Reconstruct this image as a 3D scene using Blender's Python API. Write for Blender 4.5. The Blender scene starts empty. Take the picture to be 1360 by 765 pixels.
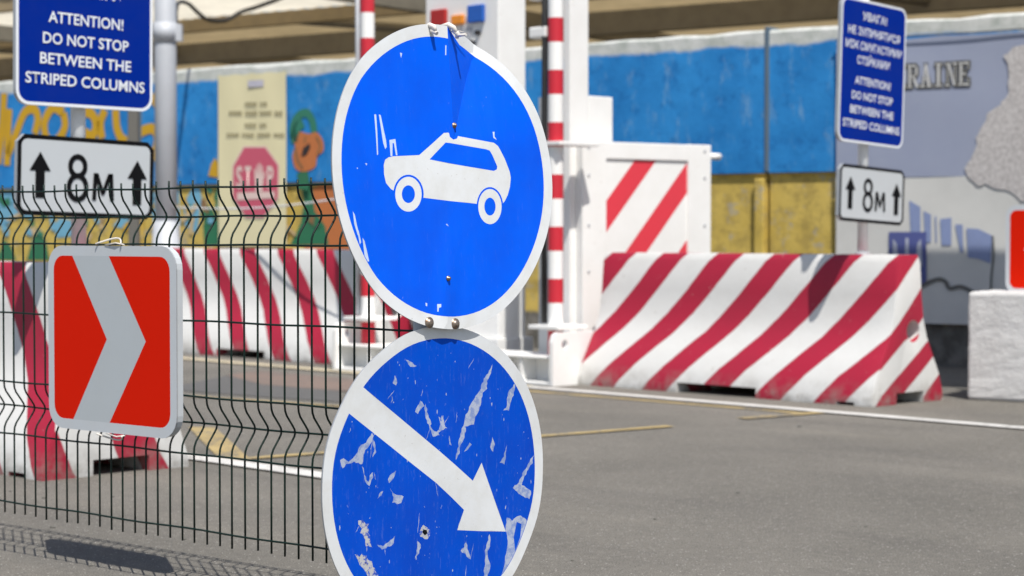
import bpy, bmesh, math, random
from mathutils import Vector, Matrix
from mathutils.geometry import delaunay_2d_cdt
random.seed(7)
R = math.radians
S = bpy.context.scene
COL = S.collection

# ------------------------------------------------------------------ camera, sky, sun, exposure
CAM_H = 0.94
PITCH = R(1.575)
FPX = 2600.0                       # focal length in pixels of the 1360 px wide photograph
cam = bpy.data.cameras.new('camera')
cam.sensor_width = 36.0
cam.lens = 36.0 * FPX / 1360.0
cam.clip_start = 0.05
cam.clip_end = 2000
cam.dof.use_dof = True
cam.dof.focus_distance = 4.5
cam.dof.aperture_fstop = 4.7
cam.dof.aperture_blades = 8
cam_o = bpy.data.objects.new('camera', cam)
COL.objects.link(cam_o)
cam_o.location = (0, 0, CAM_H)
cam_o.rotation_euler = (R(90) - PITCH, 0, 0)
S.camera = cam_o

SUN_DIR = Vector((-0.15, 0.55, -1.0)).normalized()      # the way the light travels
to_sun = -SUN_DIR
elev = math.asin(to_sun.z)
W = bpy.data.worlds.new('World')
S.world = W
W.use_nodes = True
nt = W.node_tree
bg = nt.nodes['Background']
sky = nt.nodes.new('ShaderNodeTexSky')
sky.sky_type = 'NISHITA'
sky.sun_disc = False
sky.sun_elevation = elev
sky.sun_rotation = math.atan2(to_sun.x, to_sun.y)
sky.air_density = 1.0
sky.dust_density = 1.5
nt.links.new(sky.outputs[0], bg.inputs[0])
bg.inputs[1].default_value = 0.10
sun = bpy.data.lights.new('sun', 'SUN')
sun.energy = 4.6
sun.angle = R(0.53)
sun.color = (1.0, 0.955, 0.89)
sun_o = bpy.data.objects.new('sun', sun)
COL.objects.link(sun_o)
sun_o.rotation_euler = to_sun.to_track_quat('Z', 'Y').to_euler()
vs = S.view_settings
vs.view_transform = 'Standard'
vs.look = 'None'
vs.gamma = 1
vs.use_curve_mapping = False
vs.exposure = 0.25
S.cycles.max_bounces = 8

# ------------------------------------------------------------------ measuring helpers
FW = Vector((0, math.cos(PITCH), -math.sin(PITCH)))
UP = Vector((0, math.sin(PITCH), math.cos(PITCH)))
CAM = Vector((0, 0, CAM_H))


def ray(px, py):
    return FW + Vector((1, 0, 0)) * ((px - 680) / FPX) + UP * ((382.5 - py) / FPX)


def on_plane(px, py, p0, n):
    d = ray(px, py)
    return CAM + d * ((Vector(p0) - CAM).dot(n) / d.dot(n))


def on_ground(px, py, z=0.0):
    return on_plane(px, py, (0, 0, z), Vector((0, 0, 1)))


def frame(origin, az, lean=0.0, roll=0.0):
    """An upright panel's frame: local +x to the right along the face, -y out of the face, +z up."""
    n = Vector((math.sin(az) * math.cos(lean), -math.cos(az) * math.cos(lean), math.sin(lean)))
    u = Vector((math.cos(az), math.sin(az), 0))
    v = n.cross(u)
    u2 = u * math.cos(roll) - v * math.sin(roll)
    v2 = v * math.cos(roll) + u * math.sin(roll)
    m = Matrix((u2, -n, v2)).transposed().to_4x4()
    m.translation = Vector(origin)
    return m


def loc2d(px, py, m):
    """Local (x, z) of the point of panel frame m seen at a pixel of the photograph."""
    n = -m.col[1].to_3d()
    p = on_plane(px, py, m.translation, n) - m.translation
    return (p.dot(m.col[0].to_3d()), p.dot(m.col[2].to_3d()))


# ------------------------------------------------------------------ materials
def nodes_of(name):
    m = bpy.data.materials.new(name)
    m.use_nodes = True
    return m, m.node_tree, m.node_tree.nodes['Principled BSDF']


def N(t, kind, **kw):
    n = t.nodes.new(kind)
    for k, v in kw.items():
        if k in n.inputs:
            n.inputs[k].default_value = v
        else:
            setattr(n, k, v)
    return n


def noise(t, vec, scale, detail=4.0, rough=0.6, stretch=None):
    if stretch:
        mp = N(t, 'ShaderNodeMapping')
        mp.inputs['Scale'].default_value = stretch
        t.links.new(vec, mp.inputs['Vector'])
        vec = mp.outputs[0]
    n = N(t, 'ShaderNodeTexNoise')
    n.inputs['Scale'].default_value = scale
    n.inputs['Detail'].default_value = detail
    n.inputs['Roughness'].default_value = rough
    t.links.new(vec, n.inputs['Vector'])
    return n.outputs['Fac']


def ramp(t, fac, lo, hi):
    n = N(t, 'ShaderNodeMapRange')
    n.inputs['From Min'].default_value = lo
    n.inputs['From Max'].default_value = hi
    n.clamp = True
    t.links.new(fac, n.inputs['Value'])
    return n.outputs[0]


def mix(t, fac, a, b):
    n = N(t, 'ShaderNodeMix', data_type='RGBA')
    if isinstance(fac, (int, float)):
        n.inputs[0].default_value = fac
    else:
        t.links.new(fac, n.inputs[0])
    for i, c in ((6, a), (7, b)):
        if isinstance(c, tuple):
            n.inputs[i].default_value = (*c, 1) if len(c) == 3 else c
        else:
            t.links.new(c, n.inputs[i])
    return n.outputs[2]


def maths(t, op, a, b=0.0):
    n = N(t, 'ShaderNodeMath', operation=op)
    for i, c in enumerate((a, b)):
        if isinstance(c, (int, float)):
            n.inputs[i].default_value = c
        else:
            t.links.new(c, n.inputs[i])
    return n.outputs[0]


def bump(t, b, h, strength, dist):
    n = N(t, 'ShaderNodeBump')
    n.inputs['Strength'].default_value = strength
    n.inputs['Distance'].default_value = dist
    t.links.new(h, n.inputs['Height'])
    t.links.new(n.outputs[0], b.inputs['Normal'])


def coords(t):
    return N(t, 'ShaderNodeTexCoord').outputs['Object']


def plain(name, c, rough=0.5, metal=0.0, dirt=0.12, scale=6.0, dirt_c=None, spots=0.0, bumpy=0.0, spec=0.5, grime=None):
    """Painted or bare surface with patchy dirt, optional chips and roughness."""
    m, t, b = nodes_of(name)
    o = coords(t)
    dc = dirt_c or tuple(x * 0.55 + 0.03 for x in c)
    col = mix(t, maths(t, 'MULTIPLY', ramp(t, noise(t, o, scale, 6, 0.65), 0.42, 0.75), dirt * 3), c, dc)
    if spots:
        col = mix(t, maths(t, 'MULTIPLY', ramp(t, noise(t, o, scale * 7, 4, 0.7), 0.66, 0.70), spots), col, grime or dc)
    t.links.new(col, b.inputs['Base Color'])
    b.inputs['Roughness'].default_value = rough
    b.inputs['Metallic'].default_value = metal
    b.inputs['Specular IOR Level'].default_value = spec
    if bumpy:
        bump(t, b, noise(t, o, scale * 6, 6, 0.7), 0.5, bumpy)
    return m


M = {}
M['sign_white'] = plain('sign_white', (0.69, 0.71, 0.72), 0.38, dirt=0.13, scale=14, dirt_c=(0.52, 0.50, 0.44), spots=0.6, grime=(0.38, 0.36, 0.33))
M['sheet_white'] = plain('sheet_white', (0.50, 0.53, 0.55), 0.42, dirt=0.07, scale=5, dirt_c=(0.45, 0.46, 0.45))
M['chevron_white'] = plain('chevron_white', (0.45, 0.49, 0.515), 0.42, dirt=0.08, scale=7, dirt_c=(0.40, 0.42, 0.42))
M['chevron_red'] = plain('chevron_red', (0.64, 0.014, 0.003), 0.6, dirt=0.05, scale=7, dirt_c=(0.54, 0.012, 0.004), spec=0.03)
M['border_white'] = plain('border_white', (0.52, 0.555, 0.585), 0.40, dirt=0.1, scale=9, dirt_c=(0.5, 0.5, 0.48), spots=0.2)
M['sheet_metal'] = plain('sheet_metal', (0.46, 0.48, 0.50), 0.45, 0.35, dirt=0.15, scale=10)
M['notice_blue'] = plain('notice_blue', (0.0, 0.020, 0.25), 0.5, dirt=0.05, scale=5, spec=0.06)
M['black_paint'] = plain('black_paint', (0.006, 0.006, 0.007), 0.6, dirt=0.02, spec=0.08)
M['letter_white'] = plain('letter_white', (0.76, 0.79, 0.83), 0.4, dirt=0.04)
M['bolt'] = plain('bolt_steel', (0.30, 0.26, 0.22), 0.4, 0.7, dirt=0.4, scale=90, dirt_c=(0.18, 0.09, 0.04))
M['plastic'] = plain('cable_tie_plastic', (0.72, 0.68, 0.62), 0.5, dirt=0.15, scale=60)
M['fence_green'] = plain('fence_green', (0.004, 0.017, 0.012), 0.42, dirt=0.06, scale=40, dirt_c=(0.03, 0.035, 0.03), spec=0.25)
M['galv'] = plain('galvanised_steel', (0.47, 0.49, 0.52), 0.6, 0.1, dirt=0.12, scale=5, dirt_c=(0.36, 0.37, 0.38))
M['dark_post'] = plain('dark_post', (0.12, 0.115, 0.10), 0.7, dirt=0.15)
M['pole_white'] = plain('pole_white', (0.72, 0.73, 0.73), 0.5, dirt=0.1, scale=8)
M['machine_white'] = plain('machine_white', (0.84, 0.84, 0.82), 0.5, dirt=0.07, scale=3, dirt_c=(0.55, 0.52, 0.46), spots=0.25, grime=(0.4, 0.33, 0.25))
M['column_red'] = plain('column_red', (0.55, 0.018, 0.035), 0.45, dirt=0.08, scale=8)
M['panel_red'] = plain('panel_red', (0.70, 0.042, 0.065), 0.5, dirt=0.06, scale=6)
M['box_red'] = plain('box_red', (0.42, 0.015, 0.012), 0.45)
M['lamp_orange'] = plain('lamp_orange', (0.85, 0.28, 0.015), 0.3)
M['box_blue'] = plain('box_blue', (0.012, 0.11, 0.48), 0.45)
M['rubber'] = plain('rubber_black', (0.015, 0.015, 0.016), 0.6)
M['block_white'] = plain('block_white', (0.62, 0.62, 0.61), 0.9, dirt=0.14, scale=4, dirt_c=(0.36, 0.35, 0.33), spots=0.5, bumpy=0.02, grime=(0.30, 0.29, 0.27))
M['patch_brown'] = plain('worn_brown_asphalt', (0.185, 0.135, 0.11), 0.9, dirt=0.25, scale=3, dirt_c=(0.10, 0.095, 0.09))
M['patch_grey'] = plain('dark_asphalt_patch', (0.10, 0.098, 0.094), 0.9, dirt=0.2, scale=3)
M['mural_yellow'] = plain('mural_yellow', (0.54, 0.31, 0.010), 0.8, dirt=0.12, scale=6, dirt_c=(0.4, 0.25, 0.02))
M['mural_green'] = plain('mural_green', (0.02, 0.16, 0.075), 0.8, dirt=0.15, scale=6)
M['mural_leaf'] = plain('mural_leaf_green', (0.025, 0.19, 0.12), 0.8, dirt=0.15, scale=6)
M['mural_orange'] = plain('mural_orange', (0.50, 0.16, 0.045), 0.8, dirt=0.12, scale=6)
M['mural_sky'] = plain('mural_light_blue', (0.16, 0.40, 0.55), 0.8, dirt=0.15, scale=6)
M['mural_dark'] = plain('mural_dark', (0.03, 0.02, 0.02), 0.8)
M['beige_vinyl'] = plain('beige_vinyl', (0.72, 0.66, 0.41), 0.6, dirt=0.08, scale=4, dirt_c=(0.62, 0.56, 0.36))
M['beige_print'] = plain('olive_print', (0.25, 0.22, 0.12), 0.6)
M['stop_red'] = plain('faded_stop_red', (0.55, 0.095, 0.15), 0.6, dirt=0.05)
M['stop_pale'] = plain('faded_stop_pale', (0.72, 0.55, 0.50), 0.6, dirt=0.05)
M['faded_blue'] = plain('faded_blue_print', (0.50, 0.49, 0.56), 0.6)
M['banner_blue'] = plain('banner_grey_blue', (0.31, 0.345, 0.45), 0.6, dirt=0.14, scale=2.5, dirt_c=(0.25, 0.285, 0.41))
M['banner_white'] = plain('banner_white', (0.62, 0.62, 0.59), 0.6, dirt=0.08, scale=3)
M['banner_print'] = plain('banner_print_blue', (0.24, 0.30, 0.50), 0.6)
M['emblem_blue'] = plain('emblem_blue', (0.08, 0.10, 0.29), 0.6)
M['emblem_pale'] = plain('emblem_pale', (0.42, 0.45, 0.55), 0.6)
M['banner_line'] = plain('banner_outline', (0.13, 0.13, 0.12), 0.6)
M['wood_dark'] = plain('beam_brown', (0.33, 0.25, 0.14), 0.8, dirt=0.2)
M['beam_grey'] = plain('beam_grey', (0.34, 0.33, 0.31), 0.7, dirt=0.2)
M['back_tan'] = plain('back_wall_tan', (0.30, 0.23, 0.13), 0.9, dirt=0.2, scale=2)


def weathered_sign_blue(name, c, amount, peel):
    """Blue reflective sheeting with fine vertical scratches and chips down to the primer."""
    m, t, b = nodes_of(name)
    o = coords(t)
    scratch = ramp(t, noise(t, o, 14, 5, 0.7, (9.0, 1.0, 1.3)), 0.735 - amount, 0.765 - amount)
    speck = ramp(t, noise(t, o, 75, 3, 0.6), 0.735 - amount * 0.5, 0.755 - amount * 0.5)
    area = ramp(t, noise(t, o, 3.5, 2, 0.5), 0.50, 0.60)
    mask = maths(t, 'MULTIPLY', maths(t, 'MAXIMUM', scratch, speck), area)
    tone = mix(t, ramp(t, noise(t, o, 5, 4, 0.6), 0.35, 0.7), c, (c[0] + 0.004, c[1] * 0.80, c[2] * 0.86))
    dust = maths(t, 'MULTIPLY', ramp(t, noise(t, o, 6, 6, 0.7, (3.5, 1.0, 0.6)), 0.47, 0.72), 0.035)
    tone = mix(t, dust, tone, (0.08, 0.22, 0.66))
    fine = maths(t, 'MULTIPLY', ramp(t, noise(t, o, 30, 6, 0.75, (4.0, 1.0, 0.8)), 0.60 - amount * 0.6, 0.68), amount * 1.5)
    tone = mix(t, fine, tone, peel)
    col = mix(t, maths(t, 'MULTIPLY', mask, 0.75), tone, peel)
    t.links.new(col, b.inputs['Base Color'])
    b.inputs['Roughness'].default_value = 0.36
    b.inputs['Specular IOR Level'].default_value = 0.07
    bump(t, b, noise(t, o, 8, 2, 0.5), 0.15, 0.01)
    return m


M['sign_blue'] = weathered_sign_blue('sign_blue', (0.0, 0.110, 0.83), 0.02, (0.55, 0.66, 0.85))
M['worn_blue'] = weathered_sign_blue('worn_sign_blue', (0.0, 0.074, 0.56), 0.065, (0.42, 0.50, 0.68))
m_, t_, b_ = nodes_of('peeled_sheeting')
o_ = coords(t_)
c_ = mix(t_, ramp(t_, noise(t_, o_, 40, 4, 0.7), 0.46, 0.56), (0.40, 0.45, 0.58), (0.22, 0.29, 0.52))
t_.links.new(c_, b_.inputs['Base Color'])
b_.inputs['Roughness'].default_value = 0.5
M['peeled'] = m_
M['scraped_white'] = plain('scraped_white', (0.55, 0.66, 0.84), 0.5, dirt=0.15, scale=60)
m_, t_, b_ = nodes_of('scraped_to_metal')
o_ = coords(t_)
c_ = mix(t_, ramp(t_, noise(t_, o_, 55, 5, 0.75), 0.50, 0.56), (0.46, 0.46, 0.47), (0.015, 0.07, 0.45))
c_ = mix(t_, ramp(t_, noise(t_, o_, 80, 4, 0.7), 0.60, 0.66), c_, (0.11, 0.08, 0.06))
t_.links.new(c_, b_.inputs['Base Color'])
b_.inputs['Roughness'].default_value = 0.7
M['rust'] = m_


def worn_paint(name, c, wear):
    m, t, b = nodes_of(name)
    o = coords(t)
    gone = maths(t, 'ADD', maths(t, 'MULTIPLY', noise(t, o, 45, 5, 0.75), 0.6), maths(t, 'MULTIPLY', noise(t, o, 3.5, 5, 0.65), 0.6))
    tint = mix(t, ramp(t, noise(t, o, 4, 5, 0.65), 0.35, 0.7), c, tuple(x * 0.72 for x in c))
    col = mix(t, maths(t, 'MULTIPLY', ramp(t, gone, 0.66 - wear, 0.74 - wear), 0.9), tint, (0.155, 0.147, 0.132))
    t.links.new(col, b.inputs['Base Color'])
    b.inputs['Roughness'].default_value = 0.85
    b.inputs['Specular IOR Level'].default_value = 0.25
    bump(t, b, noise(t, o, 220, 3, 0.7), 0.5, 0.005)
    return m


M['white_line'] = worn_paint('white_road_paint', (0.64, 0.63, 0.60), 0.0)
M['cream_line'] = worn_paint('cream_road_paint', (0.58, 0.51, 0.36), 0.02)
M['yellow_line'] = worn_paint('yellow_road_paint', (0.45, 0.345, 0.16), 0.07)


def asphalt():
    m, t, b = nodes_of('sunlit_asphalt')
    o = coords(t)
    fine = noise(t, o, 260, 3, 0.75)
    v = N(t, 'ShaderNodeTexVoronoi', feature='F1')
    v.inputs['Scale'].default_value = 130
    t.links.new(o, v.inputs['Vector'])
    big = noise(t, o, 0.55, 6, 0.62)
    rot = N(t, 'ShaderNodeMapping')
    rot.inputs['Rotation'].default_value = (0, 0, R(46))
    t.links.new(o, rot.inputs['Vector'])
    streak = noise(t, rot.outputs[0], 1.3, 5, 0.62, (0.25, 1.5, 1.0))
    base = mix(t, ramp(t, big, 0.34, 0.68), (0.130, 0.125, 0.113), (0.194, 0.184, 0.165))
    base = mix(t, maths(t, 'MULTIPLY', ramp(t, streak, 0.50, 0.70), 0.5), base, (0.108, 0.104, 0.098))
    base = mix(t, maths(t, 'MULTIPLY', ramp(t, streak, 0.44, 0.30), 0.5), base, (0.225, 0.21, 0.182))
    med = noise(t, o, 28, 5, 0.7)
    base = mix(t, maths(t, 'MULTIPLY', ramp(t, med, 0.48, 0.72), 0.45), base, (0.098, 0.094, 0.088))
    base = mix(t, maths(t, 'MULTIPLY', ramp(t, med, 0.47, 0.30), 0.40), base, (0.225, 0.212, 0.190))
    grain = mix(t, ramp(t, fine, 0.30, 0.72), (0.25, 0.25, 0.25), (1.85, 1.82, 1.76))
    mul = N(t, 'ShaderNodeMix', data_type='RGBA', blend_type='MULTIPLY')
    mul.inputs[0].default_value = 1.0
    t.links.new(base, mul.inputs[6])
    t.links.new(grain, mul.inputs[7])
    stone = ramp(t, N(t, 'ShaderNodeTexWhiteNoise').outputs[0], 0.0, 1.0)
    wn = t.nodes[-1]
    sep = N(t, 'ShaderNodeSeparateColor')
    t.links.new(v.outputs['Color'], sep.inputs[0])
    light = maths(t, 'MULTIPLY', maths(t, 'GREATER_THAN', sep.outputs[0], 0.93), ramp(t, v.outputs['Distance'], 0.45, 0.25))
    dark = maths(t, 'MULTIPLY', maths(t, 'GREATER_THAN', sep.outputs[1], 0.93), ramp(t, v.outputs['Distance'], 0.45, 0.25))
    c = mix(t, maths(t, 'MULTIPLY', light, 0.85), mul.outputs[2], (0.46, 0.44, 0.41))
    c = mix(t, maths(t, 'MULTIPLY', dark, 0.7), c, (0.045, 0.044, 0.042))
    t.links.new(c, b.inputs['Base Color'])
    b.inputs['Roughness'].default_value = 0.92
    b.inputs['Specular IOR Level'].default_value = 0.25
    h = maths(t, 'ADD', maths(t, 'MULTIPLY', fine, 0.6), maths(t, 'MULTIPLY', v.outputs['Distance'], -0.6))
    bump(t, b, h, 0.7, 0.006)
    return m


M['asphalt'] = asphalt()


PROF = [(0.340, 0.0), (0.335, 0.05), (0.300, 0.15), (0.235, 0.265), (0.180, 0.36), (0.145, 0.46), (0.125, 0.60), (0.110, 0.78), (0.085, 0.825)]


def half_width(z):
    for (y0, z0), (y1, z1) in zip(PROF, PROF[1:]):
        if z <= z1:
            return y0 + (y1 - y0) * (z - z0) / (z1 - z0)
    return PROF[-1][0]


def arc_of(z):
    s = 0.0
    for (y0, z0), (y1, z1) in zip(PROF, PROF[1:]):
        if z <= z1:
            return s + math.hypot(y1 - y0, z1 - z0) * (z - z0) / (z1 - z0)
        s += math.hypot(y1 - y0, z1 - z0)
    return s


def barrier_paint(name, slope, u_top, period=0.43, duty=0.47):
    phase = 0.5 - (u_top + slope * arc_of(0.825)) / period
    """White paint with hand painted slanting crimson stripes, laid out along the UVs in metres."""
    m, t, b = nodes_of(name)
    o = coords(t)
    uv = N(t, 'ShaderNodeUVMap', uv_map='UVMap').outputs[0]
    s = N(t, 'ShaderNodeSeparateXYZ')
    t.links.new(uv, s.inputs[0])
    wob = maths(t, 'MULTIPLY', maths(t, 'SUBTRACT', noise(t, o, 5, 4, 0.6), 0.5), 0.022)
    x = maths(t, 'ADD', maths(t, 'ADD', s.outputs[0], maths(t, 'MULTIPLY', s.outputs[1], slope)), wob)
    f = maths(t, 'FRACT', maths(t, 'ADD', maths(t, 'DIVIDE', x, period), phase + 40.0))
    tri = maths(t, 'ABSOLUTE', maths(t, 'SUBTRACT', f, 0.5))
    red = ramp(t, tri, duty / 2 + 0.008, duty / 2 - 0.008)
    grime = ramp(t, noise(t, o, 2.2, 6, 0.7), 0.45, 0.8)
    wh = mix(t, maths(t, 'MULTIPLY', grime, 0.4), (0.64, 0.64, 0.62), (0.50, 0.48, 0.44))
    rd = mix(t, grime, (0.37, 0.014, 0.040), (0.31, 0.018, 0.040))
    c = mix(t, red, wh, rd)
    geo = N(t, 'ShaderNodeSeparateXYZ')
    t.links.new(o, geo.inputs[0])
    low = maths(t, 'MULTIPLY', ramp(t, geo.outputs[2], 0.14, 0.0), ramp(t, noise(t, o, 9, 5, 0.7), 0.42, 0.62))
    chips = ramp(t, noise(t, o, 17, 6, 0.75), 0.655, 0.675)
    c = mix(t, maths(t, 'MULTIPLY', low, 0.7), c, (0.26, 0.24, 0.21))
    c = mix(t, maths(t, 'MULTIPLY', chips, 0.7), c, (0.40, 0.37, 0.33))
    t.links.new(c, b.inputs['Base Color'])
    b.inputs['Roughness'].default_value = 0.55
    b.inputs['Specular IOR Level'].default_value = 0.35
    bump(t, b, noise(t, o, 20, 6, 0.7), 0.30, 0.006)
    return m


def wall_paint():
    """Concrete wall painted ochre below, blue above, bare whitish cap on top; worn and streaked."""
    m, t, b = nodes_of('painted_wall')
    o = coords(t)
    s = N(t, 'ShaderNodeSeparateXYZ')
    t.links.new(o, s.inputs[0])
    z = maths(t, 'ADD', s.outputs[2], maths(t, 'MULTIPLY', maths(t, 'SUBTRACT', noise(t, o, 2.4, 5, 0.65), 0.5), 0.12))
    cap = ramp(t, z, 2.345, 2.375)
    up = ramp(t, s.outputs[2], 1.395, 1.40)
    n1 = noise(t, o, 1.6, 6, 0.65)
    n2 = noise(t, o, 7, 6, 0.75)
    blue = mix(t, ramp(t, n1, 0.3, 0.72), (0.012, 0.165, 0.45), (0.030, 0.26, 0.62))
    blue = mix(t, maths(t, 'MULTIPLY', ramp(t, n2, 0.52, 0.64), 0.6), blue, (0.008, 0.12, 0.36))
    blue = mix(t, maths(t, 'MULTIPLY', ramp(t, noise(t, o, 5, 6, 0.7, (2.0, 1, 0.7)), 0.56, 0.70), 0.55), blue, (0.20, 0.36, 0.52))
    blue = mix(t, maths(t, 'MULTIPLY', ramp(t, noise(t, o, 3.1, 6, 0.8), 0.62, 0.65), 0.5), blue, (0.07, 0.20, 0.36))
    yel = mix(t, ramp(t, n1, 0.3, 0.7), (0.50, 0.36, 0.075), (0.64, 0.48, 0.13))
    yel = mix(t, maths(t, 'MULTIPLY', ramp(t, n2, 0.46, 0.58), 0.75), yel, (0.36, 0.265, 0.075))
    yel = mix(t, maths(t, 'MULTIPLY', ramp(t, noise(t, o, 4, 6, 0.75), 0.555, 0.60), 0.6), yel, (0.34, 0.33, 0.30))
    wht = mix(t, ramp(t, noise(t, o, 8, 6, 0.75), 0.40, 0.66), (0.60, 0.61, 0.58), (0.40, 0.43, 0.39))
    c = mix(t, up, yel, blue)
    c = mix(t, cap, c, wht)
    base = ramp(t, maths(t, 'ADD', s.outputs[2], maths(t, 'MULTIPLY', n2, 0.1)), 0.37, 0.34)
    c = mix(t, base, c, mix(t, ramp(t, n2, 0.42, 0.6), (0.11, 0.105, 0.09), (0.21, 0.20, 0.18)))
    t.links.new(c, b.inputs['Base Color'])
    b.inputs['Roughness'].default_value = 0.7
    b.inputs['Specular IOR Level'].default_value = 0.25
    bump(t, b, maths(t, 'ADD', noise(t, o, 5, 5, 0.6), n1), 0.35, 0.02)
    return m


M['wall'] = wall_paint()


def stone_print():
    m, t, b = nodes_of('banner_stone_print')
    o = coords(t)
    c = mix(t, ramp(t, noise(t, o, 42, 5, 0.8), 0.36, 0.60), (0.36, 0.34, 0.33), (0.60, 0.575, 0.56))
    t.links.new(c, b.inputs['Base Color'])
    b.inputs['Roughness'].default_value = 0.6
    return m


M['stone_print'] = stone_print()


def roof_sheet(name, c, through):
    """Corrugated plastic roofing: lets part of the sunlight through."""
    m, t, b = nodes_of(name)
    o = coords(t)
    col = mix(t, ramp(t, noise(t, o, 1.5, 5, 0.6), 0.35, 0.7), c, tuple(x * 0.75 for x in c))
    t.links.new(col, b.inputs['Base Color'])
    b.inputs['Roughness'].default_value = 0.6
    tr = N(t, 'ShaderNodeBsdfTranslucent')
    t.links.new(col, tr.inputs[0])
    mx = N(t, 'ShaderNodeMixShader')
    mx.inputs[0].default_value = through
    t.links.new(b.outputs[0], mx.inputs[1])
    t.links.new(tr.outputs[0], mx.inputs[2])
    t.links.new(mx.outputs[0], t.nodes['Material Output'].inputs['Surface'])
    return m


M['roof_tan'] = roof_sheet('roof_sheet_tan', (0.52, 0.40, 0.22), 0.45)
M['roof_cream'] = roof_sheet('roof_sheet_cream', (0.80, 0.74, 0.60), 0.75)

# ------------------------------------------------------------------ object helpers


def mesh_obj(name, bm, mats, parent=None, smooth=False, matrix=None):
    me = bpy.data.meshes.new(name)
    bm.normal_update()
    bm.to_mesh(me)
    bm.free()
    o = bpy.data.objects.new(name, me)
    COL.objects.link(o)
    for m in (mats if isinstance(mats, (list, tuple)) else [mats]):
        me.materials.append(m)
    if smooth:
        for p in me.polygons:
            p.use_smooth = True
    if matrix is not None:
        o.matrix_world = matrix
    if parent is not None:
        o.parent = parent
    return o


def tag(o, label=None, cat=None, group=None, kind=None):
    if label:
        o['label'] = label
    if cat:
        o['category'] = cat
    if group:
        o['group'] = group
    if kind:
        o['kind'] = kind
    return o


def thing(name, label, cat, matrix, group=None):
    o = bpy.data.objects.new(name, None)
    o.empty_display_size = 0.1
    COL.objects.link(o)
    o.matrix_world = matrix
    return tag(o, label, cat, group)


def copy_tree(o, parent=None):
    c = o.copy()
    COL.objects.link(c)
    if parent is not None:
        c.parent = parent
    for ch in list(o.children):
        copy_tree(ch, c)
    return c


def box(bm, x0, x1, y0, y1, z0, z1, mi=0):
    v = [bm.verts.new((x, y, z)) for x in (x0, x1) for y in (y0, y1) for z in (z0, z1)]
    for q in ((0, 1, 3, 2), (4, 6, 7, 5), (0, 4, 5, 1), (2, 3, 7, 6), (0, 2, 6, 4), (1, 5, 7, 3)):
        f = bm.faces.new([v[i] for i in q])
        f.material_index = mi
    return v


def bevelled(o, w=0.006, seg=2, ang=35):
    b = o.modifiers.new('bevel', 'BEVEL')
    b.width = w
    b.segments = seg
    b.limit_method = 'ANGLE'
    b.angle_limit = R(ang)
    return o


def tube(bm, pts, r, seg=8, mi=0, caps=True):
    """A round bar along a polyline."""
    pts = [Vector(p) for p in pts]
    rings = []
    prev = None
    for i, p in enumerate(pts):
        a = pts[max(i - 1, 0)]
        c = pts[min(i + 1, len(pts) - 1)]
        d = (c - a).normalized()
        ref = prev if prev is not None else (Vector((0, 0, 1)) if abs(d.z) < 0.9 else Vector((1, 0, 0)))
        x = (ref - d * ref.dot(d))
        if x.length < 1e-5:
            x = d.orthogonal()
        x.normalize()
        prev = x
        y = d.cross(x)
        rr = r[i] if isinstance(r, (list, tuple)) else r
        rings.append([bm.verts.new(p + (x * math.cos(2 * math.pi * k / seg) + y * math.sin(2 * math.pi * k / seg)) * rr) for k in range(seg)])
    for a, b in zip(rings, rings[1:]):
        for k in range(seg):
            f = bm.faces.new((a[k], a[(k + 1) % seg], b[(k + 1) % seg], b[k]))
            f.material_index = mi
            f.smooth = True
    if caps:
        bm.faces.new(list(reversed(rings[0]))).material_index = mi
        bm.faces.new(rings[-1]).material_index = mi


def prism(bm, poly, y0, y1, mi=0):
    """Polygon of local (x, z) points given thickness along y (y0 is the front)."""
    a = [bm.verts.new((x, y0, z)) for x, z in poly]
    b = [bm.verts.new((x, y1, z)) for x, z in poly]
    n = len(poly)
    fs = [bm.faces.new(a), bm.faces.new(list(reversed(b)))]
    for i in range(n):
        fs.append(bm.faces.new((a[(i + 1) % n], a[i], b[i], b[(i + 1) % n])))
    for f in fs:
        f.material_index = mi
    bmesh.ops.recalc_face_normals(bm, faces=fs)


def rounded(w, h, r, n=6, cx=0.0, cz=0.0):
    out = []
    for sx, sz, a0 in ((1, 1, 0), (-1, 1, 90), (-1, -1, 180), (1, -1, 270)):
        for k in range(n + 1):
            a = R(a0 + 90 * k / n)
            out.append((cx + sx * (w / 2 - r) + r * math.cos(a), cz + sz * (h / 2 - r) + r * math.sin(a)))
    return out


def ellipse(cx, cz, rx, rz, n=40):
    return [(cx + rx * math.cos(2 * math.pi * k / n), cz + rz * math.sin(2 * math.pi * k / n)) for k in range(n)]


def inside(p, poly):
    x, y = p
    c = False
    j = len(poly) - 1
    for i in range(len(poly)):
        xi, yi = poly[i]
        xj, yj = poly[j]
        if (yi > y) != (yj > y) and x < (xj - xi) * (y - yi) / (yj - yi) + xi:
            c = not c
        j = i
    return c


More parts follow.
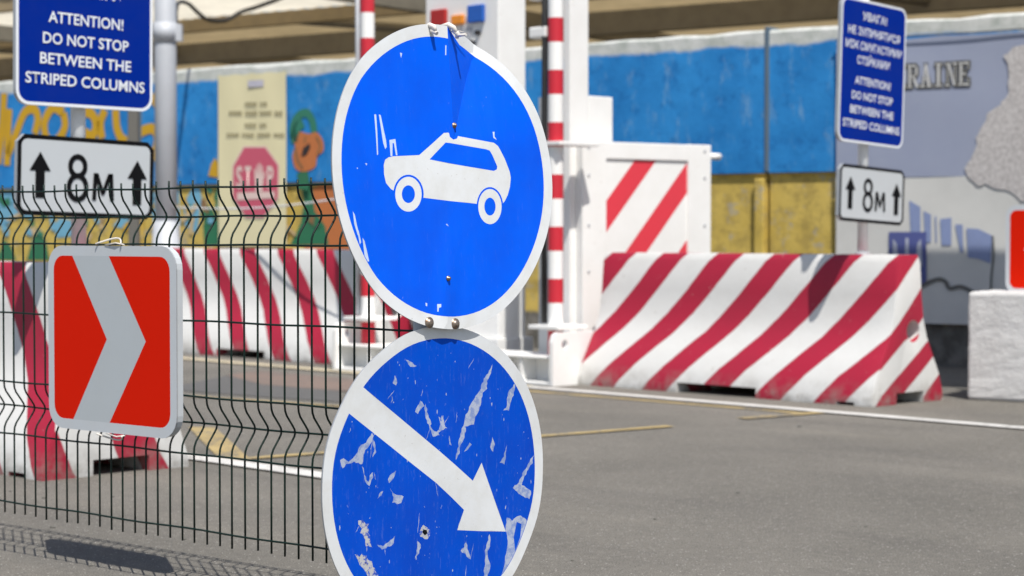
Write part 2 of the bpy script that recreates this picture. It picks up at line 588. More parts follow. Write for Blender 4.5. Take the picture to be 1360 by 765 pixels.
def art_sheet(name, outline, layers, mats, parent, thick, edge_mi, grid=None, bend=None, back=True):
    """A sheet cut so that every painted shape has its own crisp faces. layers: [(polygon, material index)], the last one wins."""
    vs_, es = [], []
    for poly, _ in [(outline, 0)] + layers:
        s = len(vs_)
        vs_ += [Vector(p) for p in poly]
        es += [(s + i, s + (i + 1) % len(poly)) for i in range(len(poly))]
    if grid:
        xs = [p[0] for p in outline]
        zs = [p[1] for p in outline]
        x = min(xs)
        while x < max(xs):
            z = min(zs)
            while z < max(zs):
                q = (x + random.uniform(-.2, .2) * grid, z + random.uniform(-.2, .2) * grid)
                if inside(q, outline):
                    vs_.append(Vector(q))
                z += grid
            x += grid
    V, E, F, _, _, _ = delaunay_2d_cdt(vs_, es, [], 0, 1e-6)
    bm = bmesh.new()
    bend = bend or (lambda a, c: 0.0)
    fr = [bm.verts.new((v.x, -bend(v.x, v.y), v.y)) for v in V]
    faces = []
    for tri in F:
        c = sum((V[i] for i in tri), Vector((0, 0))) / 3
        if not inside(c, outline):
            continue
        mi = 0
        for poly, k in layers:
            if inside(c, poly):
                mi = k
        f = bm.faces.new([fr[i] for i in tri])
        f.material_index = mi
        f.smooth = bend is not None and grid is not None
        faces.append((f, tri))
    for f, _ in faces:
        f.normal_update()
        if f.normal.y > 0:
            f.normal_flip()
    if back:
        bk = [bm.verts.new((v.x, -bend(v.x, v.y) + thick, v.y)) for v in V]
        bd = [e for e in bm.edges if len(e.link_faces) == 1]
        idx = {v: i for i, v in enumerate(fr)}
        for f, tri in faces:
            g = bm.faces.new([bk[idx[v]] for v in reversed(f.verts)])
            g.material_index = edge_mi
        for e in bd:
            i, j = idx[e.verts[0]], idx[e.verts[1]]
            q = bm.faces.new((fr[i], fr[j], bk[j], bk[i]))
            q.material_index = edge_mi
            q.normal_update()
            mid = (V[i] + V[j]) / 2
            if q.normal.x * mid.x + q.normal.z * mid.y < 0:
                q.normal_flip()
    bmesh.ops.delete(bm, geom=[v for v in bm.verts if not v.link_faces], context='VERTS')
    o = mesh_obj(name, bm, mats, parent)
    if grid:
        o.data.set_sharp_from_angle(angle=R(9))
    return o


def text_obj(name, s, width, cap, x, z, y, mat, parent, bold=0.0, tilt=0.0, serif=False, spacing=1.0):
    """One line of lettering as thin mesh, fitted to a width and a capital height, centred on local (x, z)."""
    cu = bpy.data.curves.new(name, 'FONT')
    cu.body = s
    cu.align_x = 'CENTER'
    cu.offset = bold
    cu.space_character = spacing
    cu.resolution_u = 3
    cu.extrude = 0.0
    t = bpy.data.objects.new(name, cu)
    COL.objects.link(t)
    dg = bpy.context.evaluated_depsgraph_get()
    me = bpy.data.meshes.new_from_object(t.evaluated_get(dg))
    bpy.data.objects.remove(t)
    xs = [v.co.x for v in me.vertices]
    ys = [v.co.y for v in me.vertices]
    w = max(xs) - min(xs)
    cxx = (max(xs) + min(xs)) / 2
    h = max(ys) - min(ys)
    capu = 0.72 if h > 0.6 else h
    kx, kz = width / w, cap / capu
    for v in me.vertices:
        a, c = (v.co.x - cxx) * kx, (v.co.y - capu / 2) * kz
        v.co = Vector((x + a * math.cos(tilt) + c * math.sin(tilt), y, z + c * math.cos(tilt) - a * math.sin(tilt)))
    me.materials.clear()
    me.materials.append(mat)
    o = bpy.data.objects.new(name, me)
    COL.objects.link(o)
    o.parent = parent
    # face the front (-y)
    bm = bmesh.new()
    bm.from_mesh(me)
    for f in bm.faces:
        f.normal_update()
        if f.normal.y > 0:
            f.normal_flip()
    bm.to_mesh(me)
    bm.free()
    return o


def stroke(pts, w):
    """Outline polygon of a brush stroke along 2-D points."""
    P = [Vector(p) for p in pts]
    L, Rr = [], []
    for i, p in enumerate(P):
        d = (P[min(i + 1, len(P) - 1)] - P[max(i - 1, 0)]).normalized()
        nrm = Vector((-d.y, d.x)) * (w[i] if isinstance(w, (list, tuple)) else w) / 2
        L.append(tuple(p + nrm))
        Rr.append(tuple(p - nrm))
    return L + Rr[::-1]


def smooth_line(pts, n=5):
    """Catmull-Rom through 2-D points."""
    P = [Vector(p) for p in pts]
    P = [P[0] * 2 - P[1]] + P + [P[-1] * 2 - P[-2]]
    out = []
    for i in range(1, len(P) - 2):
        for k in range(n):
            u = k / n
            out.append(tuple(0.5 * ((2 * P[i]) + (P[i + 1] - P[i - 1]) * u + (2 * P[i - 1] - 5 * P[i] + 4 * P[i + 1] - P[i + 2]) * u * u
                                    + (3 * P[i] - P[i - 1] - 3 * P[i + 1] + P[i + 2]) * u ** 3)))
    out.append(tuple(P[-2]))
    return out


def flat_polys(name, polys, y, mat, parent, strips=()):
    """Thin painted shapes lying on a panel, y towards the viewer negative. strips: (points, width) brush strokes."""
    bm = bmesh.new()
    for p in polys:
        f = bm.faces.new([bm.verts.new((a, y, c)) for a, c in p])
    for pts, w in strips:
        P = stroke(pts, w)
        n = len(pts)
        vv = [bm.verts.new((a, y, c)) for a, c in P]
        for i in range(n - 1):
            bm.faces.new((vv[i], vv[i + 1], vv[2 * n - 2 - i], vv[2 * n - 1 - i]))
    for f in bm.faces:
        f.normal_update()
        if f.normal.y > 0:
            f.normal_flip()
    bmesh.ops.triangulate(bm, faces=[f for f in bm.faces if len(f.verts) > 4])
    return mesh_obj(name, bm, mat, parent)


# ------------------------------------------------------------------ ground and road markings
bm = bmesh.new()
bmesh.ops.create_grid(bm, x_segments=40, y_segments=40, size=400)
tag(mesh_obj('ground', bm, M['asphalt']), kind='structure')


def road_sheet(name, pts, mat, z):
    bm = bmesh.new()
    f = bm.faces.new([bm.verts.new((p[0], p[1], z)) for p in pts])
    f.normal_update()
    if f.normal.z < 0:
        f.normal_flip()
    return tag(mesh_obj(name, bm, mat), kind='structure')


def band(p, q, w):
    p, q = Vector((p[0], p[1])), Vector((q[0], q[1]))
    d = (q - p).normalized()
    s = Vector((-d.y, d.x)) * w / 2
    return [p + s, q + s, q - s, p - s]


G = on_ground
a_, b2_ = G(700, 515), G(1360, 570)
dline = (b2_ - a_).normalized()
road_sheet('road_edge_line', band(a_, b2_ + dline * 4, 0.11), M['white_line'], 0.008)
road_sheet('road_edge_line', band(a_ - dline * 6.5, a_, 0.14), M['cream_line'], 0.008)
a_, b2_ = G(205, 601.5), G(432, 634)
dline2 = (b2_ - a_).normalized()
road_sheet('road_edge_line', band(a_ - dline2 * 3.0, b2_ + dline2 * 0.35, 0.12), M['white_line'], 0.008)
road_sheet('yellow_hatching', [G(250, 568), G(285, 568), G(335, 613), G(292, 611)], M['yellow_line'], 0.004)
road_sheet('yellow_hatching', band(G(318, 611), G(440, 602), 0.07), M['yellow_line'], 0.006)
road_sheet('yellow_hatching', band(G(440, 602), G(890, 567), 0.07), M['yellow_line'], 0.006)
road_sheet('yellow_hatching', band(G(690, 519), G(1060, 549), 0.07), M['yellow_line'], 0.004)
road_sheet('yellow_hatching', band(G(1088, 549), G(985, 557), 0.09), M['yellow_line'], 0.006)
road_sheet('yellow_hatching', band(G(250, 527), G(455, 541), 0.05), M['yellow_line'], 0.006)
road_sheet('asphalt_patch', [G(238, 512), G(300, 500), G(450, 519), G(455, 535), G(350, 528), G(245, 520)], M['patch_grey'], 0.004)
road_sheet('asphalt_patch', [G(300, 499), G(340, 493), G(500, 507), G(500, 524), G(350, 512)], M['patch_brown'], 0.005)

# ------------------------------------------------------------------ boundary wall with murals
AZ_W = R(35.3)
WN = Vector((math.sin(AZ_W), math.cos(AZ_W), 0))
WR = Vector((math.cos(AZ_W), -math.sin(AZ_W), 0))
WD = 13.2
MW = Matrix((WR, WN, Vector((0, 0, 1)))).transposed().to_4x4()      # +x along the wall to the right, -y to the camera
MW.translation = WN * WD


def wl(px, py):
    return loc2d(px, py, MW)


wall = thing('boundary_wall', 'blue and ochre painted concrete wall running behind the barriers', 'wall', MW)
joints = [-28.9, -25.9, -22.9, -19.9, -16.9, -13.65, -9.95, -6.97, -3.97, -0.97, 2.03]
random.seed(3)
for x0, x1 in zip(joints, joints[1:]):
    bm = bmesh.new()
    prof = [(-0.0, 0.0), (-0.0, 1.375), (-0.03, 1.405), (-0.03, 2.455), (-0.01, 2.475), (0.14, 2.475), (0.14, 0.0)]
    nx = 12
    st = [x0 + 0.012 + (x1 - x0 - 0.024) * i / nx for i in range(nx + 1)]
    rings = [[bm.verts.new((x, y, z + (random.uniform(-.012, .012) if z > 2.4 else 0))) for y, z in prof] for x in st]
    for p, q in zip(rings, rings[1:]):
        for k in range(len(prof)):
            bm.faces.new((p[k], p[(k + 1) % len(prof)], q[(k + 1) % len(prof)], q[k]))
    bm.faces.new(rings[0][::-1])
    bm.faces.new(rings[-1])
    bmesh.ops.recalc_face_normals(bm, faces=bm.faces)
    mesh_obj('wall_panel', bm, M['wall'], wall)
bm = bmesh.new()
for x in joints[1:-1]:
    box(bm, x - 0.018, x + 0.018, -0.04, 0.12, 1.41, 2.50)
bevelled(mesh_obj('joint_strip', bm, plain('joint_strip', (0.10, 0.15, 0.20), 0.7), wall), 0.004)
bm = bmesh.new()
for x in joints[1:-1]:
    box(bm, x - 0.10, x - 0.02, -0.05, 0.05, 0.0, 1.36)
bevelled(mesh_obj('pilaster', bm, M['wall'], wall), 0.01)

# yellow brush lettering on the blue, flower and foliage paintings
Lp = lambda pts: [wl(*p) for p in smooth_line(pts)]
strokes = [[(9, 124), (7, 160), (1, 218)], [(16, 145), (14, 180), (13, 220)], [(14, 206), (23, 183), (36, 150), (49, 145), (54, 158), (50, 178)],
           [(88, 150), (74, 143), (63, 162), (66, 184), (80, 186), (90, 168), (88, 150)],
           [(114, 148), (126, 152), (131, 166), (126, 180), (112, 174)], [(143, 146), (137, 163), (139, 184)],
           [(157, 146), (159, 170), (165, 184), (172, 188)], [(180, 188), (190, 176), (206, 171), (213, 183), (209, 203), (198, 216)],
           [(205, 128), (210, 134), (212, 140)], [(-60, 130), (-40, 180), (-22, 140), (-10, 200)]]
flat_polys('yellow_lettering', [], -0.036, M['mural_yellow'], wall, [(Lp(s), 0.098) for s in strokes])
flat_polys('painted_flower', [[wl(*p) for p in smooth_line([(393, 182), (400, 175), (414, 178), (424, 176), (432, 186), (433, 200), (425, 208), (422, 222), (408, 228), (396, 224), (392, 208), (395, 195), (393, 182)])[:-1]]],
           -0.036, M['mural_orange'], wall)
flat_polys('flower_centre', [[wl(*p) for p in [(404, 208), (406, 197), (415, 190), (416, 196), (411, 206)]]], -0.040, M['mural_dark'], wall)
flat_polys('painted_leaf', [], -0.036, M['mural_leaf'], wall, [(Lp([(395, 190), (392, 172), (398, 156), (410, 150), (418, 160), (421, 176)]), 0.075),
                                                             (Lp([(393, 186), (398, 170), (406, 163)]), 0.09)])
flat_polys('painted_stem', [], -0.034, M['mural_green'], wall, [(Lp([(404, 228), (407, 240), (406, 252)]), 0.13)])
flat_polys('painted_stem', [[wl(*p) for p in [(386, 325), (400, 296), (404, 270), (400, 240), (414, 240), (418, 280), (432, 300), (437, 325)]],
                            [wl(*p) for p in [(272, 325), (270, 300), (276, 272), (284, 280), (292, 300), (294, 325)]],
                            [wl(*p) for p in [(36, 345), (44, 318), (52, 305), (62, 322), (66, 345)]],
                            [wl(*p) for p in [(-4, 345), (6, 318), (14, 326), (22, 345)]],
                            [wl(*p) for p in [(284, 262), (290, 240), (296, 262), (290, 275)]]], -0.004, M['mural_green'], wall)
flat_polys('painted_ground', [[wl(*p) for p in [(412, 252), (424, 246), (470, 240), (520, 244), (520, 335), (404, 335)]]], -0.0025, M['mural_orange'], wall)
flat_polys('painted_water', [[wl(*p) for p in [(0, 258), (20, 246), (24, 290), (6, 300), (-20, 300)]],
                             [wl(*p) for p in [(150, 300), (165, 285), (166, 262), (176, 266), (172, 306)]],
                             [wl(*p) for p in [(256, 250), (264, 244), (268, 262), (262, 310), (246, 300), (244, 270)]],
                             [wl(*p) for p in [(198, 262), (212, 250), (238, 252), (240, 300), (205, 300)]],
                             [wl(*p) for p in [(70, 300), (80, 290), (112, 296), (108, 312), (76, 316)]]], -0.004, M['mural_sky'], wall)
flat_polys('painted_flower', [[wl(*p) for p in [(280, 234), (284, 218), (289, 210), (293, 216), (293, 236)]]], -0.036, M['mural_yellow'], wall)


M['mural_beige'] = plain('mural_beige', (0.55, 0.42, 0.24), 0.8, dirt=0.25, scale=5, dirt_c=(0.40, 0.28, 0.10))
M['mural_brown'] = plain('mural_brown', (0.24, 0.13, 0.05), 0.8, dirt=0.2, scale=5)
flat_polys('painted_border', [], -0.0015, M['mural_beige'], wall, [(Lp([(-80, 247), (0, 244), (60, 245), (120, 243), (180, 243), (240, 242), (300, 242)]), 0.07)])
rnd = random.Random(12)
for mt_, cnt, x0_, x1_ in (('mural_sky', 16, -10, 290), ('mural_beige', 14, -10, 440), ('mural_leaf', 12, -10, 300), ('mural_brown', 9, -10, 440), ('mural_green', 10, 0, 440), ('mural_yellow', 10, 120, 300)):
    st_ = []
    for k in range(cnt):
        px, py = rnd.uniform(x0_, x1_), rnd.uniform(254, 318)
        dx, dy = rnd.gauss(0, 9), rnd.gauss(-12, 9)
        st_.append((Lp([(px, py), (px + dx * .5 + rnd.uniform(-4, 4), py + dy * .5), (px + dx, py + dy)]), rnd.uniform(0.03, 0.075)))
    flat_polys('brush_strokes', [], -0.0052 - 0.0004 * cnt, M[mt_], wall, st_)
flat_polys('petal_stroke', [], -0.039, M['mural_brown'], wall, [(Lp([(396, 196), (399, 212), (406, 224)]), 0.022), (Lp([(424, 182), (429, 194), (425, 206)]), 0.02), (Lp([(410, 182), (408, 190)]), 0.018)])


# beige STOP banner
def banner_matrix(x, z):
    m = MW.copy()
    m.translation = MW @ Vector((x, -0.055, z))
    return m


bx0, bz1 = wl(295, 104)
bx1, bz0 = wl(386, 326)
bw, bh = bx1 - bx0, 1.57
MB = banner_matrix((bx0 + bx1) / 2, 2.40 - bh / 2)
stop = thing('stop_banner', 'beige vinyl banner with a faded pink stop octagon, on the wall', 'banner', MB)


def vinyl(name, w, h, mat, parent, z0=0.0, seg=18, sag=0.012, y=0.0):
    bm = bmesh.new()
    g = [[bm.verts.new((-w / 2 + w * i / seg, y - 0.0022 * math.sin(13 * i / seg + 0.35 * j) * (0.3 + j / seg), z0 - h / 2 + h * j / seg - (sag * abs(math.sin(math.pi * i / seg * 4)) if j == seg else 0)))
          for j in range(seg + 1)] for i in range(seg + 1)]
    for i in range(seg):
        for j in range(seg):
            f = bm.faces.new((g[i][j], g[i + 1][j], g[i + 1][j + 1], g[i][j + 1]))
            f.smooth = True
    return mesh_obj(name, bm, mat, parent)


vinyl('banner_sheet', bw, bh, M['beige_vinyl'], stop)
bl = lambda px, py: loc2d(px, py, MB)
PY = -0.0085


def text_marks(name, px0, px1, py, hpx, seed, mat):
    """A line of print too weathered to read: letter sized upright strokes in word groups."""
    rnd = random.Random(seed)
    polys = []
    x = px0
    k = 0
    while x < px1:
        w = rnd.uniform(1.6, 3.0)
        if k % 6 != 5:
            polys.append([bl(x, py + hpx / 2), bl(x + w, py + hpx / 2), bl(x + w, py - hpx / 2 + rnd.uniform(0, hpx * .3)), bl(x, py - hpx / 2)])
        elif polys:
            flat_polys(name, polys, PY, mat, stop)
            polys = []
        x += w + 1.1
        k += 1
    if polys:
        flat_polys(name, polys, PY, mat, stop)


text_marks('lettering', 326, 355, 138, 5.0, 1, M['beige_print'])
text_marks('lettering', 305, 375, 150, 5.5, 2, M['beige_print'])
text_marks('lettering', 326, 354, 166, 5.0, 3, M['beige_print'])
text_marks('lettering', 302, 379, 179, 4.5, 4, M['beige_print'])
flat_polys('banner_emblem', [[bl(330, 116), bl(351, 115), bl(351, 106), bl(330, 107)]], PY, M['faded_blue'], stop)
oc = [(325, 196), (353, 196), (370, 220), (369.5, 262), (350, 288), (328, 288), (310.5, 262), (311, 221)]
ctr = (340, 242)
flat_polys('stop_octagon_border', [[bl(ctr[0] + (x - ctr[0]) * 1.05, ctr[1] + (y - ctr[1]) * 1.04) for x, y in oc]], PY + 0.002, M['stop_pale'], stop)
flat_polys('stop_octagon', [[bl(*p) for p in oc]], PY, M['stop_red'], stop)
for s_, px in (('S', 319), ('T', 330.5), ('P', 360)):
    x, z = bl(px, 235)
    text_obj('stop_lettering', s_, 0.078, 0.20, x, z, PY - 0.003, M['stop_pale'], stop, bold=0.03)
x, z = bl(345, 236)
hand = [(-.045, -.13), (.045, -.13), (.06, -.02), (.085, .05), (.07, .06), (.048, .01), (.05, .11), (.035, .115), (.025, .03), (.02, .14), (.004, .145), (.0, .03),
        (-.012, .125), (-.028, .12), (-.026, .02), (-.045, .085), (-.06, .08), (-.05, -.04)]
flat_polys('stop_hand', [[(x + a * .95, z + c * .95) for a, c in hand]], PY - 0.003, M['stop_pale'], stop)
flat_polys('stop_strip', [[bl(316, 256), bl(366, 254), bl(366, 263), bl(316, 266)]], PY - 0.003, M['stop_pale'], stop)

# grey-blue banner with the country map
kx0 = -6.385
kw, kh = 3.3, 2.05
MK = banner_matrix(kx0 + kw / 2, 0.30 + kh / 2)
kb = thing('map_banner', 'grey-blue and white banner printed UKRAINE with a stone map, on the wall', 'banner', MK)
kl = lambda px, py: loc2d(px, py, MK)
vinyl('banner_sheet', kw, 1.0, M['banner_blue'], kb, z0=kh / 2 - 0.5, seg=24)
vinyl('banner_sheet', kw, 1.05, M['banner_white'], kb, z0=-kh / 2 + 0.525, seg=24, sag=0.0)
KY = -0.0065
_, z = kl(1240, 100)
x1, _ = kl(1291, 100)
x0, _ = kl(1206, 100)
lw = (x1 - x0) / 5.0 * 7 + 0.05


def serif_word(parent, xr, z, h, y, mat, extra, name):
    """UKRAINE in slab-serif capitals built stroke by stroke; xr is the right edge."""
    a, s = h * 0.23, h * 0.10             # stem and serif thickness
    polys = {}

    def rect(x0, x1, z0, z1):
        return [(x0, z0), (x1, z0), (x1, z1), (x0, z1)]
    w = h * 0.575
    L = {
        'U': [rect(.0, .42, 1 - .1, 1), rect(.58, 1, .9, 1), rect(.1, .33, .25, .9), rect(.72, .85, .25, .9), [(.1, .25), (.33, .25), (.45, .1), (.3, .0)], [(.3, 0), (.45, .1), (.62, .1), (.72, 0)], [(.62, .1), (.72, .25), (.85, .25), (.72, 0)]],
        'K': [rect(0, .42, .9, 1), rect(0, .42, 0, .1), rect(.1, .33, .1, .9), [(.33, .42), (.33, .55), (.75, .95), (.92, .95)], [(.42, .52), (.55, .62), (1, .05), (.76, .05)], rect(.6, 1, .93, 1), rect(.62, 1.04, 0, .08)],
        'R': [rect(0, .36, .9, 1), rect(0, .42, 0, .1), rect(.1, .33, .1, .9), rect(.33, .7, .9, 1), rect(.33, .7, .45, .54), [(.7, .9), (.7, 1), (.9, .86), (.9, .58), (.7, .45), (.7, .56)], [(.45, .45), (.65, .45), (1.04, 0), (.78, 0)]],
        'A': [[(.42, 1), (.58, 1), (.30, .1), (.18, .1)], [(.42, 1), (.58, 1), (.94, .1), (.68, .1)], rect(.3, .72, .3, .39), rect(.04, .42, 0, .1), rect(.58, 1.04, 0, .1)],
        'I': [rect(.24, .76, .9, 1), rect(.24, .76, 0, .1), rect(.37, .63, .1, .9)],
        'N': [rect(0, .3, .9, 1), rect(.64, 1, .9, 1), rect(0, .34, 0, .1), rect(.12, .22, .1, .9), rect(.78, .88, .02, .9), [(.12, 1), (.34, 1), (.88, 0), (.72, 0)]],
        'E': [rect(0, .33, .9, 1), rect(0, .33, 0, .1), rect(.1, .33, .1, .9), rect(.33, .9, .9, 1), rect(.33, .92, 0, .1), rect(.33, .62, .45, .55), rect(.8, .9, .74, .9), rect(.82, .92, .1, .28), rect(.56, .64, .38, .62)],
    }
    x = xr - w * 7 * 1.02
    allp = []
    for ch in 'UKRAINE':
        for p in L[ch]:
            cx = sum(q[0] for q in p) / len(p)
            cz = sum(q[1] for q in p) / len(p)
            pts = []
            for q in p:
                ex = extra if q[0] > cx else -extra
                ez = extra if q[1] > cz else -extra
                pts.append((x + q[0] * w * 0.9 + ex, z - h / 2 + q[1] * h + ez))
            allp.append(pts)
        x += w * 1.02
    flat_polys(name, allp, y, mat, parent)


h_ = 0.165
serif_word(kb, x1, z, h_, KY, M['banner_line'], 0.012, 'lettering_outline')
serif_word(kb, x1, z, h_, KY - 0.003, plain('banner_letter', (0.60, 0.60, 0.58), 0.6), -0.002, 'lettering')
mp = [(1345, 62), (1334, 74), (1340, 95), (1341, 118), (1337, 130), (1328, 138), (1312, 150), (1306, 168), (1298, 182), (1297, 196), (1288, 212), (1283, 224), (1288, 237), (1300, 246), (1310, 244), (1330, 252),
      (1345, 255), (1356, 268), (1400, 262), (1450, 280), (1480, 250), (1530, 200), (1560, 140), (1500, 100), (1440, 60), (1400, 50)]
jag = []
rnd = random.Random(5)
for i in range(len(mp)):
    p, q = mp[i], mp[(i + 1) % len(mp)]
    for k in range(3):
        u = k / 3
        jag.append((p[0] + (q[0] - p[0]) * u + rnd.uniform(-1.6, 1.6), p[1] + (q[1] - p[1]) * u + rnd.uniform(-1.6, 1.6)))
flat_polys('stone_map', [[kl(*p) for p in jag]], KY, M['stone_print'], kb)
fl = [[(1208, 266), (1223, 275), (1223, 318), (1210, 310)], [(1227, 280), (1237, 285), (1237, 322), (1229, 322)], [(1249, 291), (1264, 289), (1264, 326), (1251, 326)],
      [(1269, 298), (1279, 298), (1280, 336), (1276, 335)], [(1284, 303), (1300, 304), (1318, 313), (1316, 350), (1300, 344), (1286, 342)], [(1242, 287), (1244, 287), (1245, 322), (1243, 322)]]
flat_polys('flag_print', [[kl(*p) for p in q] for q in fl], KY, M['banner_print'], kb)
flat_polys('flag_outline', [], KY - 0.002, M['banner_line'], kb, [([kl(*p) for p in smooth_line([(1212, 390), (1226, 379), (1246, 371), (1256, 374), (1262, 383), (1278, 381), (1300, 392), (1318, 396)])], 0.03),
                                                                ([kl(*p) for p in smooth_line([(1319, 313), (1320, 340), (1317, 370), (1317, 398)])], 0.014)])
flat_polys('emblem_shield', [[kl(*p) for p in [(1181, 308), (1231, 308), (1231, 372), (1222, 384), (1208, 388), (1190, 382), (1181, 370)]]], KY - 0.002, M['emblem_blue'], kb)
tri = [[(1187, 317), (1192, 324), (1194, 350), (1199, 362), (1199, 368), (1190, 358), (1186, 350)], [(1224, 317), (1219, 324), (1217, 350), (1212, 362), (1212, 368), (1221, 358), (1226, 350)],
       [(1203.5, 316), (1207.5, 316), (1208.5, 350), (1211, 372), (1205.5, 380), (1200, 372), (1202.5, 350)], [(1187, 350), (1226, 350), (1226, 354), (1187, 354)]]
flat_polys('trident_emblem', [[kl(*p) for p in q] for q in tri], KY - 0.005, M['emblem_pale'], kb)
bm = bmesh.new()
top = [Vector((x0_ * 0.275 - kw / 2, -0.02, kh / 2 + 0.012 - 0.006 * abs(math.sin(x0_ * 1.3)))) for x0_ in range(13)]
tube(bm, top, 0.005, 6)
mesh_obj('banner_wire', bm, M['dark_post'], kb)

# ------------------------------------------------------------------ canopy behind the wall
canopy = thing('canopy_roof', 'tan corrugated canopy on dark beams behind the painted wall', 'canopy', MW)
CH = 3.62
bm = bmesh.new()


def corrug(bm, x0, x1, y0, y1, z):
    n = int((x1 - x0) / 0.11)
    a = [bm.verts.new((x0 + (x1 - x0) * i / n, y0, z + (0.02 if i % 2 else 0))) for i in range(n + 1)]
    b = [bm.verts.new((x0 + (x1 - x0) * i / n, y1, z + (0.02 if i % 2 else 0))) for i in range(n + 1)]
    for i in range(n):
        bm.faces.new((a[i], a[i + 1], b[i + 1], b[i]))


corrug(bm, -32, 12, 4.5, 11.2, CH)
mesh_obj('roof_sheet', bm, M['roof_tan'], canopy)
bm = bmesh.new()
corrug(bm, -32, -9.6, 1.2, 4.5, CH)
mesh_obj('roof_sheet', bm, M['roof_cream'], canopy)
bm = bmesh.new()
corrug(bm, -9.6, 12, 1.2, 4.5, CH)
mesh_obj('roof_sheet', bm, M['roof_tan'], canopy)
for y, d, w, mt in ((1.25, 0.22, 0.12, 'wood_dark'), (4.45, 0.16, 0.12, 'wood_dark'), (6.7, 0.28, 0.16, 'beam_grey'), (10.6, 0.55, 0.2, 'wood_dark')):
    bm = bmesh.new()
    box(bm, -32, 12, y, y + w, CH - d, CH - 0.003)
    mesh_obj('roof_beam', bm, M[mt], canopy)
for x in (-26, -20, -13.6, -7, -1, 5):
    bm = bmesh.new()
    box(bm, x, x + 0.14, 1.3, 11.0, CH - 0.20, CH - 0.004)
    mesh_obj('rafter', bm, M['beam_grey'], canopy)
for xa in (-14.6, -20.6, -8.6):
    bm = bmesh.new()
    a0, a1 = Vector((xa - 1.3, 4.6, CH - 0.09)), Vector((xa, 6.7, CH - 0.16))
    tube(bm, [a0, a1], 0.055, 6)
    mesh_obj('brace', bm, M['beam_grey'], canopy)
bm = bmesh.new()
box(bm, -32, 12, 11.2, 11.35, 0, CH + 0.1)
mesh_obj('back_wall', bm, M['back_tan'], canopy)
for x in (-26, -13.6, -1, 12):
    bm = bmesh.new()
    tube(bm, [(x + 0.07, 6.78, 0), (x + 0.07, 6.78, CH - 0.27)], 0.07, 12)
    mesh_obj('canopy_post', bm, M['beam_grey'], canopy)

# small roof beside the road, above the frame: it shades the foot of the map banner
shade = thing('lean_to_roof', 'flat sheet roof over the strip in front of the map banner', 'roof', MW)
bm = bmesh.new()
box(bm, -4.9, -1.6, -3.0, -0.93, 3.18, 3.24)
mesh_obj('roof_sheet', bm, M['sheet_metal'], shade)
for x in (-3.4, -1.8):
    for y in (-2.7, -1.0):
        bm = bmesh.new()
        tube(bm, [(x, y, 0), (x, y, 3.18)], 0.035, 12)
        mesh_obj('roof_post', bm, M['galv'], shade)

# ------------------------------------------------------------------ concrete barriers
def barrier(name, label, end, az, length, mat, phase_flip=1):
    """A flared concrete barrier; its right-hand end stands at `end`, it runs away to the left. Pockets in the foot, an eye in each end."""
    m = Matrix((Vector((math.cos(az), -math.sin(az), 0)), Vector((math.sin(az), math.cos(az), 0)), Vector((0, 0, 1)))).transposed().to_4x4()
    m.translation = Vector((end[0], end[1], 0))
    bm = bmesh.new()
    full = [(-y, z) for y, z in PROF] + [(y, z) for y, z in reversed(PROF)]
    L = length
    n = 22
    st = [-L * i / n for i in range(n + 1)]
    rnd = random.Random(len(label))
    rings = []
    for x in st:
        rings.append([bm.verts.new((x, y + rnd.uniform(-.0008, .0008), z + (rnd.uniform(-.0012, .0012) if z > 0.06 else 0))) for y, z in full])
    k = len(full)
    for p, q in zip(rings, rings[1:]):
        for i in range(k):
            bm.faces.new((p[i], q[i], q[(i + 1) % k], p[(i + 1) % k]))
    bm.faces.new(rings[0])
    bm.faces.new(rings[-1][::-1])
    bmesh.ops.recalc_face_normals(bm, faces=bm.faces)
    body = mesh_obj(name, bm, mat, None)
    cutters = []

    def carve(make):
        cb = bmesh.new()
        make(cb)
        bmesh.ops.recalc_face_normals(cb, faces=cb.faces)
        co = mesh_obj('cutter', cb, mat)
        md = body.modifiers.new('cut', 'BOOLEAN')
        md.operation = 'DIFFERENCE'
        md.object = co
        md.solver = 'EXACT'
        cutters.append(co)

    carve(lambda c: box(c, -L / 2 - 0.30, -L / 2 + 0.30, -0.5, 0.5, -0.1, 0.058))
    carve(lambda c: box(c, -0.24, -0.12, -0.5, -0.2, -0.1, 0.018))
    for x0, x1 in ((-L - 0.2, -L + 0.34), (-0.34, 0.2)):
        carve(lambda c: box(c, x0, x1, -0.11, 0.15, -0.1, 0.062))
    for x0, x1 in ((-0.16, 0.1), (-L - 0.1, -L + 0.16)):
        carve(lambda c: tube(c, [(x0, 0.045, 0.40), (x1, 0.045, 0.40)], 0.062, 16))
    bv = body.modifiers.new('bevel', 'BEVEL')
    bv.width = 0.016
    bv.segments = 3
    bv.limit_method = 'ANGLE'
    bv.angle_limit = R(40)
    dg = bpy.context.evaluated_depsgraph_get()
    me = bpy.data.meshes.new_from_object(body.evaluated_get(dg))
    body.modifiers.clear()
    body.data = me
    for co in cutters:
        bpy.data.objects.remove(co)
    uv = me.uv_layers.get('UVMap') or me.uv_layers.new(name='UVMap')
    for p in me.polygons:
        end_face = abs(p.normal.x) > 0.7
        for li in p.loop_indices:
            c = me.vertices[me.loops[li].vertex_index].co
            if end_face:
                a = (c.y + half_width(c.z)) if c.x > -L / 2 else -L - (c.y + half_width(c.z))
            else:
                a = c.x
            uv.data[li].uv = (a, arc_of(max(0.0, min(c.z, 0.825))))
        p.use_smooth = True
    me.set_sharp_from_angle(angle=R(38))
    body.matrix_world = m
    return tag(body, label, 'barrier', 'striped concrete road barriers')


